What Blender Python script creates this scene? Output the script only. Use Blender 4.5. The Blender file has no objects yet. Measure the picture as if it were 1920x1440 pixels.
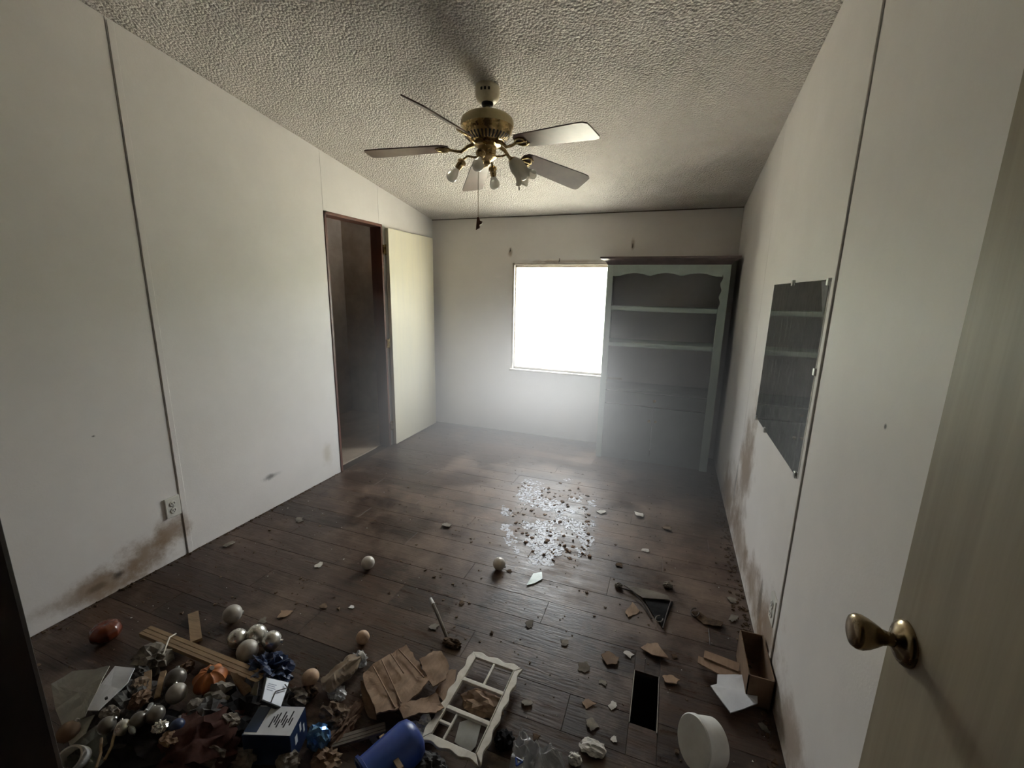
import bpy, bmesh, math, random
from mathutils import Vector, Matrix, noise
random.seed(7)
PI = math.pi
scn = bpy.context.scene
COL = scn.collection

# ------------------------------------------------------------------ camera, world, light, exposure
FPX = 810.08
RC = ((0.9384, 0.0899, -0.3336), (0.3451, -0.1908, 0.9190), (0.0190, -0.9775, -0.2101))   # world from camera (x right, y down, z forward)
CAMZ = 1.5
xr = Vector((RC[0][0], RC[1][0], RC[2][0])).normalized()
fw = Vector((RC[0][2], RC[1][2], RC[2][2])); fw = (fw - xr*fw.dot(xr)).normalized()
up = xr.cross(fw)
cam = bpy.data.cameras.new('camera'); camo = bpy.data.objects.new('camera', cam); COL.objects.link(camo)
cam.sensor_width = 36.0; cam.lens = 36.0*FPX/1920.0; cam.clip_start = 0.01
camo.matrix_world = Matrix(((xr.x, up.x, -fw.x, 0), (xr.y, up.y, -fw.y, 0), (xr.z, up.z, -fw.z, CAMZ), (0, 0, 0, 1)))
scn.camera = camo

SKY = 34.0
HAZE = 0.40
BLOCKER_H = 2.95
w = bpy.data.worlds.new('overcast_sky'); scn.world = w; w.use_nodes = True
bg = w.node_tree.nodes['Background']; bg.inputs['Color'].default_value = (0.95, 0.985, 1.0, 1); bg.inputs['Strength'].default_value = SKY
scn.view_settings.view_transform = 'Standard'; scn.view_settings.look = 'None'
scn.view_settings.gamma = 1; scn.view_settings.use_curve_mapping = False
scn.view_settings.exposure = 0.12

bounce_sun = bpy.data.lights.new('bounce_sun', 'SUN'); bounce_sun.energy = 150.0; bounce_sun.angle = 0.02; bounce_sun.color = (1.0, .95, .86)      # added behind the house: brightens the ground outside for bounce onto the ceiling
suno = bpy.data.objects.new('bounce_sun', bounce_sun); COL.objects.link(suno); suno.rotation_euler = (math.radians(32), 0, math.radians(12)); suno.location = (0, -4, 8)

L, RT, YF, ZC, SL = -2.475, 0.48, 4.241, 2.2225, -0.1547     # left wall, right wall, far wall, ceiling height at far wall, slope
def ceil_z(y): return ZC + SL*(y-YF)
WX0, WX1, WZ0, WZ1 = -1.535, -0.43, 0.70, 1.758              # window opening
pl = bpy.data.lights.new('window_portal', 'AREA'); pl.shape = 'RECTANGLE'; pl.size = WX1-WX0; pl.size_y = WZ1-WZ0; pl.cycles.is_portal = True
po = bpy.data.objects.new('window_portal', pl); COL.objects.link(po); po.location = ((WX0+WX1)/2, YF+0.11, (WZ0+WZ1)/2); po.rotation_euler = (-PI/2, 0, 0)

# ------------------------------------------------------------------ where a picture point lies on a surface of the room
C0 = Vector((0, 0, CAMZ))
def ray(x, y):
    a, b = x-960, y-720
    return xr*a - up*b + fw*FPX
def F(x, y, z=0.0):
    r = ray(x, y); return C0 + r*((z-CAMZ)/r.z)
def WL(x, y): r = ray(x, y); return C0 + r*(L/r.x)
def WR(x, y): r = ray(x, y); return C0 + r*(RT/r.x)

# ------------------------------------------------------------------ materials
MATS = {}
def mat(name, c1, c2=None, rough=0.6, metal=0.0, nscale=8.0, bump=0.0, bscale=60.0, stretch=(1, 1, 1), trans=0.0, alpha=1.0, rrough=0.0, rand=0.0, coat=0.0, contrast=(0.35, 0.65), spec=0.5):
    m = bpy.data.materials.new(name); m.use_nodes = True
    nt = m.node_tree; N = nt.nodes; K = nt.links; b = N['Principled BSDF']
    tc = N.new('ShaderNodeTexCoord'); mp = N.new('ShaderNodeMapping'); mp.inputs['Scale'].default_value = stretch
    K.new(tc.outputs['Object'], mp.inputs['Vector'])
    n = N.new('ShaderNodeTexNoise'); n.inputs['Scale'].default_value = nscale; n.inputs['Detail'].default_value = 6; n.inputs['Roughness'].default_value = 0.65
    src = mp.outputs['Vector']
    if rand:
        oi = N.new('ShaderNodeObjectInfo'); ad = N.new('ShaderNodeVectorMath'); ad.operation = 'MULTIPLY_ADD'
        cb = N.new('ShaderNodeCombineXYZ')
        for i in range(3): K.new(oi.outputs['Random'], cb.inputs[i])
        K.new(cb.outputs[0], ad.inputs[0]); ad.inputs[1].default_value = (37, 53, 91); K.new(src, ad.inputs[2]); src = ad.outputs[0]
    K.new(src, n.inputs['Vector'])
    r = N.new('ShaderNodeMapRange'); r.inputs['From Min'].default_value = contrast[0]; r.inputs['From Max'].default_value = contrast[1]
    K.new(n.outputs['Fac'], r.inputs['Value'])
    mx = N.new('ShaderNodeMix'); mx.data_type = 'RGBA'
    c2 = c2 or tuple(v*0.8 for v in c1)
    mx.inputs[6].default_value = (*c1, 1); mx.inputs[7].default_value = (*c2, 1)
    K.new(r.outputs[0], mx.inputs[0]); out = mx.outputs[2]
    if rand:
        hs = N.new('ShaderNodeHueSaturation'); mr = N.new('ShaderNodeMapRange'); mr.inputs['To Min'].default_value = 1-rand; mr.inputs['To Max'].default_value = 1+rand
        K.new(oi.outputs['Random'], mr.inputs['Value']); K.new(mr.outputs[0], hs.inputs['Value']); K.new(out, hs.inputs['Color']); out = hs.outputs['Color']
    K.new(out, b.inputs['Base Color'])
    b.inputs['Roughness'].default_value = rough; b.inputs['Metallic'].default_value = metal
    b.inputs['Specular IOR Level'].default_value = spec; b.inputs['Transmission Weight'].default_value = trans; b.inputs['Alpha'].default_value = alpha; b.inputs['Coat Weight'].default_value = coat
    if rrough:
        rr = N.new('ShaderNodeMapRange'); rr.inputs['To Min'].default_value = rough; rr.inputs['To Max'].default_value = rough+rrough
        K.new(n.outputs['Fac'], rr.inputs['Value']); rr.inputs['From Min'].default_value = 0.35; rr.inputs['From Max'].default_value = 0.65; K.new(rr.outputs[0], b.inputs['Roughness'])
    if bump:
        bn = N.new('ShaderNodeTexNoise'); bn.inputs['Scale'].default_value = bscale; bn.inputs['Detail'].default_value = 3; K.new(src, bn.inputs['Vector'])
        bp = N.new('ShaderNodeBump'); bp.inputs['Strength'].default_value = bump; bp.inputs['Distance'].default_value = 0.01
        K.new(bn.outputs['Fac'], bp.inputs['Height']); K.new(bp.outputs[0], b.inputs['Normal'])
    MATS[name] = m
    return m

def stain_mat(name, base, base2, stains, rough=0.55, bump=0.05, bscale=120):
    """painted wallboard with mould and water stains: stains = (centre, (rx,ry,rz), colour, strength)"""
    m = mat(name, base, base2, rough, nscale=3.0, bump=bump, bscale=bscale)
    nt = m.node_tree; N = nt.nodes; K = nt.links; b = N['Principled BSDF']
    src = b.inputs['Base Color'].links[0].from_socket
    g = N.new('ShaderNodeNewGeometry')
    wn = N.new('ShaderNodeTexNoise'); wn.inputs['Scale'].default_value = 7; wn.inputs['Detail'].default_value = 8; wn.inputs['Roughness'].default_value = 0.7
    K.new(g.outputs['Position'], wn.inputs['Vector'])
    for c, rad, colr, st in stains:
        s = N.new('ShaderNodeVectorMath'); s.operation = 'SUBTRACT'; K.new(g.outputs['Position'], s.inputs[0]); s.inputs[1].default_value = c
        d = N.new('ShaderNodeVectorMath'); d.operation = 'DIVIDE'; K.new(s.outputs[0], d.inputs[0]); d.inputs[1].default_value = rad
        ln = N.new('ShaderNodeVectorMath'); ln.operation = 'LENGTH'; K.new(d.outputs[0], ln.inputs[0])
        ma = N.new('ShaderNodeMath'); ma.operation = 'MULTIPLY_ADD'; K.new(wn.outputs['Fac'], ma.inputs[0]); ma.inputs[1].default_value = -2.2; K.new(ln.outputs['Value'], ma.inputs[2])
        mr = N.new('ShaderNodeMapRange'); mr.interpolation_type = 'SMOOTHSTEP'
        mr.inputs['From Min'].default_value = 0.0; mr.inputs['From Max'].default_value = -0.95; mr.inputs['To Max'].default_value = st
        K.new(ma.outputs[0], mr.inputs['Value'])
        mx = N.new('ShaderNodeMix'); mx.data_type = 'RGBA'; K.new(mr.outputs[0], mx.inputs[0]); K.new(src, mx.inputs[6]); mx.inputs[7].default_value = (*colr, 1)
        src = mx.outputs[2]
    K.new(src, b.inputs['Base Color'])
    return m

BROWN = (0.24, 0.155, 0.085); DARK = (0.05, 0.04, 0.03)
def sl(px, py, ry, rz, col=BROWN, st=0.8, W=WL):
    p = W(px, py)
    if W is WR and col is BROWN: ry *= 1.5; rz *= 1.45
    return (tuple(p), (0.3, ry, rz), col, st)
left_stains = [sl(322, 1000, .11, .12), sl(275, 1045, .20, .13), sl(215, 1085, .22, .10, st=.7), sl(222, 1077, .035, .03, DARK, .9), sl(182, 1102, .04, .02, DARK, .8),
               sl(508, 893, .09, .03, (.12, .11, .10), .8), sl(175, 818, .012, .007, DARK, .9), sl(613, 855, .06, .13, (.50, .45, .36), .6), sl(150, 1115, .2, .06, st=.5)]
right_stains = [sl(1397, 880, .16, .34, W=WR, st=.8), sl(1365, 930, .30, .20, W=WR, st=.8), sl(1385, 1010, .40, .10, W=WR, st=.75), sl(1410, 1100, .25, .10, W=WR, st=.7),
                sl(1440, 1185, .16, .14, W=WR), sl(1430, 1240, .3, .07, W=WR), sl(1480, 1380, .22, .10, W=WR, st=.7), sl(1425, 1125, .03, .12, DARK, .5, WR), sl(1380, 900, .03, .2, DARK, .6, WR),
                sl(1660, 800, .007, .007, DARK, .9, WR)]
WALL1, WALL2 = (0.80, 0.765, 0.735), (0.755, 0.72, 0.69)
M_wl = stain_mat('painted_wallboard_stained', WALL1, WALL2, left_stains)
M_wr = stain_mat('painted_wallboard_mouldy', WALL1, WALL2, right_stains)
M_wf = stain_mat('painted_wallboard_far', WALL1, WALL2, [((-1.585, YF, 1.88), (.03, .3, .06), BROWN, .7), ((-.395, YF, 1.94), (.02, .3, .06), BROWN, .6), ((-1.0, YF, 1.79), (.5, .3, .02), BROWN, .5)])
M_back = mat('dark_seam', (0.10, 0.09, 0.08), rough=.9)
M_ceil = mat('popcorn_ceiling', (0.80, 0.75, 0.70), (0.72, 0.67, 0.62), .9, nscale=2.5, bump=1.0, bscale=110)
nt = M_ceil.node_tree; N = nt.nodes; K = nt.links; bp = N['Bump']; bp.inputs['Distance'].default_value = .012
vo_ = N.new('ShaderNodeTexVoronoi'); vo_.inputs['Scale'].default_value = 85; K.new(N['Mapping'].outputs[0], vo_.inputs['Vector'])
inv = N.new('ShaderNodeMath'); inv.operation = 'MULTIPLY_ADD'; inv.inputs[1].default_value = -1.0; K.new(vo_.outputs['Distance'], inv.inputs[0]); K.new(bp.inputs['Height'].links[0].from_socket, inv.inputs[2]); K.new(inv.outputs[0], bp.inputs['Height'])
M_plank = mat('dark_laminate', (0.070, 0.041, 0.027), (0.034, 0.020, 0.013), 0.25, nscale=5, stretch=(1, 9, 9), rrough=0.22, rand=0.3, bump=0.12, bscale=14, contrast=(.3, .7), spec=.35)
nt = M_plank.node_tree; N = nt.nodes; K = nt.links; pb = N['Principled BSDF']          # dried mud and dust over the boards in patches, tone raised by a mid-floor mask
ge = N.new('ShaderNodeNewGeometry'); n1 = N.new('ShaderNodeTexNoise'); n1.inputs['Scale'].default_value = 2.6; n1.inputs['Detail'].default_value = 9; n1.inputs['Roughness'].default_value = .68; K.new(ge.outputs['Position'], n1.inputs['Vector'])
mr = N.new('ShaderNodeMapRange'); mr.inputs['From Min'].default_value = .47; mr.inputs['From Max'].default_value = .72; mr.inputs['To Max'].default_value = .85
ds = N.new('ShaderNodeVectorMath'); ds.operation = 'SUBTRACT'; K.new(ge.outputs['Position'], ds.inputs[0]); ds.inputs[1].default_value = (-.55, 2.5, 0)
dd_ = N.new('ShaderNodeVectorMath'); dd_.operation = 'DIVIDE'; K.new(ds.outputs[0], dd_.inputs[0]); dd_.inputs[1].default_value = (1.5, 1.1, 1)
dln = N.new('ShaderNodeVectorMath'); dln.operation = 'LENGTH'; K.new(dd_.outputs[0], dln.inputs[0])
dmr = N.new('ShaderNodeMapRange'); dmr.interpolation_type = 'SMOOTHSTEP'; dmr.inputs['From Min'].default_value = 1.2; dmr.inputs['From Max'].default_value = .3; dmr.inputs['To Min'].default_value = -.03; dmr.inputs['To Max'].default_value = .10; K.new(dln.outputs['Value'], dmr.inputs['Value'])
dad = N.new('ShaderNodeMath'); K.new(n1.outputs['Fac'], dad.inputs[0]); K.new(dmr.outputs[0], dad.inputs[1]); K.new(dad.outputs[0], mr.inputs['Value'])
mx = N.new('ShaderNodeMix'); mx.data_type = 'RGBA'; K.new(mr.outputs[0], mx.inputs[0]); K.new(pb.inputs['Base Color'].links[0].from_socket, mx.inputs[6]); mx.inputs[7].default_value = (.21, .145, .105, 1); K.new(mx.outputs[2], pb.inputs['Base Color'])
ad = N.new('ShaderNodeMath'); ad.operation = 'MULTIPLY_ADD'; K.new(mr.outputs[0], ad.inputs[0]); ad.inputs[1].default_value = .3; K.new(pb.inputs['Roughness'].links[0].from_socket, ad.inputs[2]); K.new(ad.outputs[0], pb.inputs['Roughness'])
M_sub = mat('subfloor', (0.05, 0.035, 0.025), rough=.9)
M_dirt = mat('dirt', (0.13, 0.085, 0.05), (0.05, 0.033, 0.022), .9, nscale=40, spec=.1)
M_darkback = mat('dark_back_wall', (0.11, 0.07, 0.045), (0.07, 0.045, 0.03), .5, nscale=6, stretch=(6, 1, .4))  # unseen back wall coloured dark to soak up bounce light near the camera
M_hall = mat('hall_paint', (0.10, 0.085, 0.07), rough=.8)
M_closet = mat('closet_board', (0.42, 0.34, 0.26), (0.30, 0.24, 0.18), rough=.8, nscale=4)
M_jamb = mat('red_brown_jamb', (0.13, 0.045, 0.028), (0.08, 0.03, 0.02), .45, nscale=12, stretch=(1, 1, .1))
M_djamb = mat('dark_jamb', (0.03, 0.015, 0.01), (0.02, 0.01, 0.007), .6, nscale=12)
M_cream = mat('cream_door', (0.73, 0.68, 0.53), (0.68, 0.64, 0.52), .5, nscale=3, stretch=(1, 6, .5))
M_tan = mat('tan_door', (0.36, 0.305, 0.22), (0.29, 0.245, 0.175), .5, nscale=4, stretch=(1, 8, .4))
M_brass = mat('old_brass', (0.52, 0.38, 0.18), (0.34, 0.24, 0.11), .22, 1.0, nscale=25, rrough=.12)
M_knob = mat('tarnished_brass', (0.34, 0.26, 0.16), (0.22, 0.17, 0.11), .2, 1.0, nscale=25, rrough=.12)
M_champ = mat('champagne_enamel', (0.50, 0.42, 0.24), (0.40, 0.33, 0.18), .38, 0.35, nscale=14)
M_ivory = mat('ivory_enamel', (0.70, 0.64, 0.50), (0.55, 0.48, 0.34), .4, 0.1, nscale=20)
M_black = mat('black_plastic', (0.015, 0.014, 0.013), rough=.5)
M_blade = mat('brown_blade', (0.16, 0.105, 0.085), (0.10, 0.065, 0.05), .35, nscale=6, stretch=(1, 1, 1))
M_frost = mat('frosted_glass', (0.85, 0.82, 0.75), (0.7, 0.67, 0.6), .35, trans=.55)
M_bulb = mat('bulb_glass', (0.92, 0.90, 0.84), (0.85, 0.82, 0.75), .2, trans=.5)
M_chain = mat('chain_metal', (0.45, 0.38, 0.27), rough=.4, metal=.8)
M_pend = mat('pendant_wood', (0.12, 0.05, 0.03), rough=.5)
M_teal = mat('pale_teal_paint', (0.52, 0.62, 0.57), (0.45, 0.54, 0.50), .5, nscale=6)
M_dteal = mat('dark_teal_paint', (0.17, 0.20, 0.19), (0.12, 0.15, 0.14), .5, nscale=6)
M_crown = mat('grey_brown_crown', (0.19, 0.145, 0.14), (0.14, 0.11, 0.105), .45, nscale=8)
M_inner = mat('cabinet_inside', (0.62, 0.60, 0.59), (0.55, 0.53, 0.52), .6, nscale=3)
M_winf = mat('window_frame_paint', (0.55, 0.50, 0.44), (0.40, 0.34, 0.28), .5, nscale=10)
M_plate = mat('ivory_plate', (0.74, 0.72, 0.65), (0.62, 0.6, 0.54), .4)
M_steel = mat('clip_steel', (0.6, 0.6, 0.58), rough=.3, metal=1)
M_white = mat('white_plastic', (0.72, 0.71, 0.68), (0.60, 0.58, 0.54), .45, nscale=9)
M_offwhite = mat('dirty_white_plastic', (0.66, 0.62, 0.54), (0.42, 0.37, 0.29), .5, nscale=14, contrast=(.45, .75))
M_paper = mat('white_card', (0.70, 0.71, 0.74), (0.58, 0.59, 0.62), .6, nscale=10)
M_beige = mat('beige_card', (0.44, 0.43, 0.38), (0.33, 0.32, 0.28), .65, nscale=9)
M_card = mat('cardboard', (0.33, 0.215, 0.135), (0.22, 0.14, 0.085), .85, nscale=10, stretch=(3, 1, 1))
M_card2 = mat('brown_cardboard', (0.22, 0.14, 0.08), (0.14, 0.085, 0.05), .85, nscale=8)
M_wood = mat('pale_wood', (0.33, 0.22, 0.12), (0.20, 0.13, 0.07), .7, nscale=6, stretch=(1, 12, 12))
M_gwood = mat('grey_wood', (0.16, 0.13, 0.10), (0.09, 0.07, 0.05), .8, nscale=8)
M_silver = mat('silver_bauble', (0.72, 0.70, 0.64), (0.55, 0.53, 0.48), .22, 0.85, nscale=14, rrough=.15)
M_dull = mat('dull_bauble', (0.46, 0.43, 0.38), (0.33, 0.30, 0.26), .5, 0.3, nscale=18)
M_smoky = mat('smoky_bauble', (0.20, 0.185, 0.16), (0.13, 0.12, 0.10), .3, 0.4, nscale=14)
M_pearl = mat('pearl_bauble', (0.62, 0.58, 0.52), (0.48, 0.44, 0.38), .35, 0.1, nscale=12)
M_tanball = mat('tan_ball', (0.55, 0.38, 0.25), (0.36, 0.23, 0.14), .6, nscale=25)
M_orange = mat('orange_pumpkin', (0.50, 0.17, 0.04), (0.30, 0.09, 0.02), .55, nscale=14)
M_shadedorange = mat('shaded_orange_glass', (0.16, 0.032, 0.010), (0.08, 0.016, 0.006), .2, nscale=10, coat=.3)  # colour darkened to hold the shadow this pumpkin sits in
M_navy = mat('navy_print', (0.012, 0.02, 0.06), (0.02, 0.05, 0.13), .4, nscale=6)
M_blue = mat('blue_plastic', (0.02, 0.06, 0.28), (0.014, 0.04, 0.20), .35, nscale=6)
M_bluefoil = mat('blue_foil', (0.06, 0.20, 0.50), (0.25, 0.45, 0.65), .2, .5, nscale=20)
M_clear = mat('clear_film', (0.62, 0.62, 0.62), (0.45, 0.44, 0.42), .25, nscale=14, alpha=.55)
M_brfilm = mat('brown_film', (0.38, 0.29, 0.20), (0.24, 0.17, 0.11), .3, nscale=14, alpha=.75)
M_greyfab = mat('grey_fabric', (0.13, 0.125, 0.12), (0.07, 0.066, 0.06), .9, nscale=30, spec=.1)
M_darkfab = mat('dark_fabric', (0.022, 0.02, 0.02), (0.012, 0.011, 0.011), .95, nscale=30, spec=.1)
M_redfab = mat('maroon_fabric', (0.075, 0.035, 0.028), (0.045, 0.022, 0.018), .95, nscale=30, spec=.1)
M_wad = mat('dingy_paper', (0.26, 0.23, 0.19), (0.14, 0.12, 0.10), .85, nscale=18, spec=.1)
M_plaster = mat('plaster', (0.66, 0.63, 0.58), (0.48, 0.44, 0.38), .9, nscale=25)
M_flake = mat('paint_flakes', (0.52, 0.53, 0.60), (0.30, 0.28, 0.28), .45, nscale=30)
M_bits = mat('grit', (0.22, 0.16, 0.11), (0.09, 0.06, 0.04), .9, nscale=40, spec=.1)
M_bark = mat('bark', (0.20, 0.13, 0.085), (0.10, 0.06, 0.04), .9, nscale=30, spec=.1)
M_wire = mat('dark_wire', (0.06, 0.045, 0.035), rough=.6, metal=.5)
M_duct = mat('duct_metal', (0.02, 0.02, 0.02), rough=.8)
M_lip = mat('duct_lip', (0.25, 0.22, 0.18), rough=.6, metal=.4)
M_blocker = mat('sky_blocker_leaves', (0.12, 0.13, 0.085), (0.05, 0.06, 0.035), .8, nscale=9, bump=.6, bscale=25)
M_grass = mat('outdoor_grass', (0.48, 0.44, 0.35), (0.38, 0.36, 0.27), .95, nscale=3)
M_print = mat('black_print', (0.02, 0.02, 0.025), rough=.6)
M_ink = mat('grey_ink', (0.30, 0.33, 0.42), rough=.6)
# glass pane: thin, mostly clear, a little dusty
M_glass = bpy.data.materials.new('dusty_pane'); M_glass.use_nodes = True
nt = M_glass.node_tree; N = nt.nodes; K = nt.links; N.remove(N['Principled BSDF'])
tr = N.new('ShaderNodeBsdfTransparent'); tl = N.new('ShaderNodeBsdfTranslucent'); tl.inputs[0].default_value = (.8, .85, .85, 1)
ns = N.new('ShaderNodeTexNoise'); ns.inputs['Scale'].default_value = 5; ns.inputs['Detail'].default_value = 7
tcg = N.new('ShaderNodeTexCoord'); K.new(tcg.outputs['Object'], ns.inputs['Vector'])
mr = N.new('ShaderNodeMapRange'); mr.inputs['To Min'].default_value = .03; mr.inputs['To Max'].default_value = .22; K.new(ns.outputs['Fac'], mr.inputs['Value'])
mx = N.new('ShaderNodeMixShader'); K.new(mr.outputs[0], mx.inputs[0]); K.new(tr.outputs[0], mx.inputs[1]); K.new(tl.outputs[0], mx.inputs[2]); K.new(mx.outputs[0], N['Material Output'].inputs['Surface'])
# mirror: silvered glass with a film of dust
M_mirror = mat('dusty_mirror', (0.78, 0.78, 0.76), (0.70, 0.70, 0.68), .035, 1.0, nscale=16)
nt = M_mirror.node_tree; N = nt.nodes; K = nt.links; pb = N['Principled BSDF']
df = N.new('ShaderNodeBsdfDiffuse'); df.inputs[0].default_value = (.42, .42, .40, 1)
n1 = N.new('ShaderNodeTexNoise'); n1.inputs['Scale'].default_value = 14; n1.inputs['Detail'].default_value = 10; n1.inputs['Roughness'].default_value = .75
tcm = N.new('ShaderNodeTexCoord'); mpm = N.new('ShaderNodeMapping'); mpm.inputs['Scale'].default_value = (1, 2.2, .7); K.new(tcm.outputs['Object'], mpm.inputs[0]); K.new(mpm.outputs[0], n1.inputs['Vector'])
mr = N.new('ShaderNodeMapRange'); mr.inputs['From Min'].default_value = .45; mr.inputs['From Max'].default_value = .78; mr.inputs['To Min'].default_value = .03; mr.inputs['To Max'].default_value = .45; K.new(n1.outputs['Fac'], mr.inputs['Value'])
mx = N.new('ShaderNodeMixShader'); K.new(mr.outputs[0], mx.inputs[0]); K.new(pb.outputs[0], mx.inputs[1]); K.new(df.outputs[0], mx.inputs[2]); K.new(mx.outputs[0], N['Material Output'].inputs['Surface'])

# ------------------------------------------------------------------ mesh building
WLOC = {}
class MB:
    """collects shapes in world space; build() links them as ONE mesh object"""
    def __init__(s): s.v = []; s.f = []; s.M = Matrix.Identity(4)
    def add(s, vs, fs):
        o = len(s.v); s.v += [s.M @ Vector(p) for p in vs]; s.f += [[o+i for i in f] for f in fs]; return s
    def box(s, x0, x1, y0, y1, z0, z1):
        return s.add([(x, y, z) for z in (z0, z1) for y in (y0, y1) for x in (x0, x1)], [(0, 2, 3, 1), (4, 5, 7, 6), (0, 1, 5, 4), (2, 6, 7, 3), (0, 4, 6, 2), (1, 3, 7, 5)])
    def prism(s, poly, d0, d1, axis):
        """polygon extruded along axis; poly gives the other two coordinates in order"""
        def pt(a, b, d): return {'x': (d, a, b), 'y': (a, d, b), 'z': (a, b, d)}[axis]
        n = len(poly); A = sum(poly[i][0]*poly[(i+1) % n][1]-poly[(i+1) % n][0]*poly[i][1] for i in range(n))
        if (A < 0) != (axis == 'y'): poly = poly[::-1]
        vs = [pt(a, b, d0) for a, b in poly]+[pt(a, b, d1) for a, b in poly]
        return s.add(vs, [list(range(n))[::-1], list(range(n, 2*n))]+[(i, (i+1) % n, n+(i+1) % n, n+i) for i in range(n)])
    def lathe(s, prof, seg=32, closed=False, wob=None):
        """prof: (radius, z) from bottom to top or reverse"""
        vs = []; fs = []; n = len(prof)
        for j, (r, z) in enumerate(prof):
            for i in range(seg):
                a = 2*PI*i/seg; rr, zz = (r, z) if not wob else wob(j, a, r, z)
                vs.append((rr*math.cos(a), rr*math.sin(a), zz))
        for j in range(n-1):
            for i in range(seg): k = (i+1) % seg; fs.append((j*seg+i, j*seg+k, (j+1)*seg+k, (j+1)*seg+i))
        if not closed:
            fs.append(list(range(seg))[::-1]); fs.append([(n-1)*seg+i for i in range(seg)])
        return s.add(vs, fs)
    def tube(s, pts, r, seg=8):
        pts = [Vector(p) for p in pts]; vs = []; n = len(pts); ref = Vector((0.31, 0.17, 0.93))
        for j, p in enumerate(pts):
            t = (pts[min(j+1, n-1)]-pts[max(j-1, 0)]).normalized()
            a = t.cross(ref); a = a.normalized() if a.length > 1e-3 else t.orthogonal().normalized(); b = t.cross(a)
            rr = r[j] if isinstance(r, (list, tuple)) else r
            vs += [p+a*(rr*math.cos(2*PI*i/seg))+b*(rr*math.sin(2*PI*i/seg)) for i in range(seg)]
        fs = [(j*seg+i, j*seg+(i+1) % seg, (j+1)*seg+(i+1) % seg, (j+1)*seg+i) for j in range(n-1) for i in range(seg)]
        fs += [list(range(seg))[::-1], [(n-1)*seg+i for i in range(seg)]]
        return s.add(vs, fs)
    def sphere(s, c, r, seg=24, rings=14, sc=(1, 1, 1), fn=None):
        vs = []; fs = []
        for j in range(rings+1):
            t = PI*j/rings
            for i in range(seg):
                a = 2*PI*i/seg; d = Vector((math.sin(t)*math.cos(a), math.sin(t)*math.sin(a), math.cos(t)))
                k = fn(d, a, t) if fn else 1.0
                vs.append((c[0]+d.x*r*k*sc[0], c[1]+d.y*r*k*sc[1], c[2]+d.z*r*k*sc[2]))
        for j in range(rings):
            for i in range(seg): k = (i+1) % seg; fs.append((j*seg+i, (j+1)*seg+i, (j+1)*seg+k, j*seg+k))
        return s.add(vs, fs)
    def sheet(s, outline, th=.004, amp=.004, seed=0, torn=0.0, split=4, rings=4, curl=0.0, crease=0.0):
        """warped piece with its own thickness; outline = list of 3-D points, star-shaped about its middle"""
        rnd = random.Random(seed); P = [Vector(p) for p in outline]; Q = []
        n = len(P); c = sum(P, Vector())/n
        for i in range(n):
            a, b = P[i], P[(i+1) % n]
            for k in range(split):
                q = a.lerp(b, k/split)
                if torn: q = q+(q-c).normalized()*rnd.uniform(-torn, torn)
                Q.append(q)
        m = len(Q); up_ = []; R_ = max((q-c).length for q in Q)
        for r in range(rings):
            t = 1-r/rings
            for q in Q:
                p = c.lerp(q, t); d = noise.noise(Vector((p.x*14+seed*3.1, p.y*14, seed*1.7)))*amp + curl*((p-c).length/R_)**2
                if crease: d += crease*(.45-abs(noise.noise(Vector((p.x*26+seed, p.y*26, seed*.7))))*2.6+.35*noise.noise(Vector((p.x*70, p.y*70, seed))))
                up_.append(p+Vector((0, 0, d+th)))
        cc = c+Vector((0, 0, noise.noise(Vector((c.x*14+seed*3.1, c.y*14, seed*1.7)))*amp+th)); up_.append(cc)
        k = len(up_); vs = up_+[p-Vector((0, 0, th)) for p in up_]; fs = []
        A = sum(Q[i].x*Q[(i+1) % m].y-Q[(i+1) % m].x*Q[i].y for i in range(m)); fl = A < 0
        def ad(f): fs.append(f[::-1] if fl else f)
        for r in range(rings):
            for i in range(m):
                j = (i+1) % m
                if r < rings-1:
                    ad([r*m+i, r*m+j, (r+1)*m+j, (r+1)*m+i]); ad([k+r*m+i, k+(r+1)*m+i, k+(r+1)*m+j, k+r*m+j])
                else:
                    ad([r*m+i, r*m+j, k-1]); ad([k+r*m+i, 2*k-1, k+r*m+j])
        for i in range(m): j = (i+1) % m; ad([i, k+i, k+j, j])
        return s.add(vs, fs)
    def crumple(s, c, size, seed=0, sub=3, rough=.5, fq=2.2):
        b = bmesh.new(); bmesh.ops.create_icosphere(b, subdivisions=sub, radius=1)
        vs = []
        for v in b.verts:
            p = v.co.copy(); n_ = noise.fractal(p*fq+Vector((seed*7.3, seed*2.1, seed)), 1, 2, 4)
            h_ = noise.noise(p*fq*4+Vector((seed, 3.1*seed, 0)))
            p *= 1.12+rough*(.25-abs(n_)*1.5+.16*h_)
            vs.append((c[0]+p.x*size[0], c[1]+p.y*size[1], max(c[2]+p.z*size[2], 0.0005)))
        fs = [[v.index for v in f.verts] for f in b.faces]; b.free()
        return s.add(vs, fs)
    def build(s, name, m, parent=None, smooth=None, bevel=0):
        me = bpy.data.meshes.new(name)
        xs = [v.x for v in s.v]; ys = [v.y for v in s.v]; zs = [v.z for v in s.v]
        base = Vector(((min(xs)+max(xs))/2, (min(ys)+max(ys))/2, min(zs)))
        me.from_pydata([v-base for v in s.v], [], s.f); me.materials.append(m); me.update()
        if smooth is not None:
            me.polygons.foreach_set('use_smooth', [True]*len(me.polygons)); me.set_sharp_from_angle(angle=math.radians(smooth))
        o = bpy.data.objects.new(name, me); COL.objects.link(o); WLOC[o.name] = base
        if parent is not None: o.parent = parent; o.location = base-WLOC[parent.name]
        else: o.location = base
        if bevel:
            bv = o.modifiers.new('edge', 'BEVEL'); bv.width = bevel; bv.segments = 2; bv.limit_method = 'ANGLE'
        return o
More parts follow.
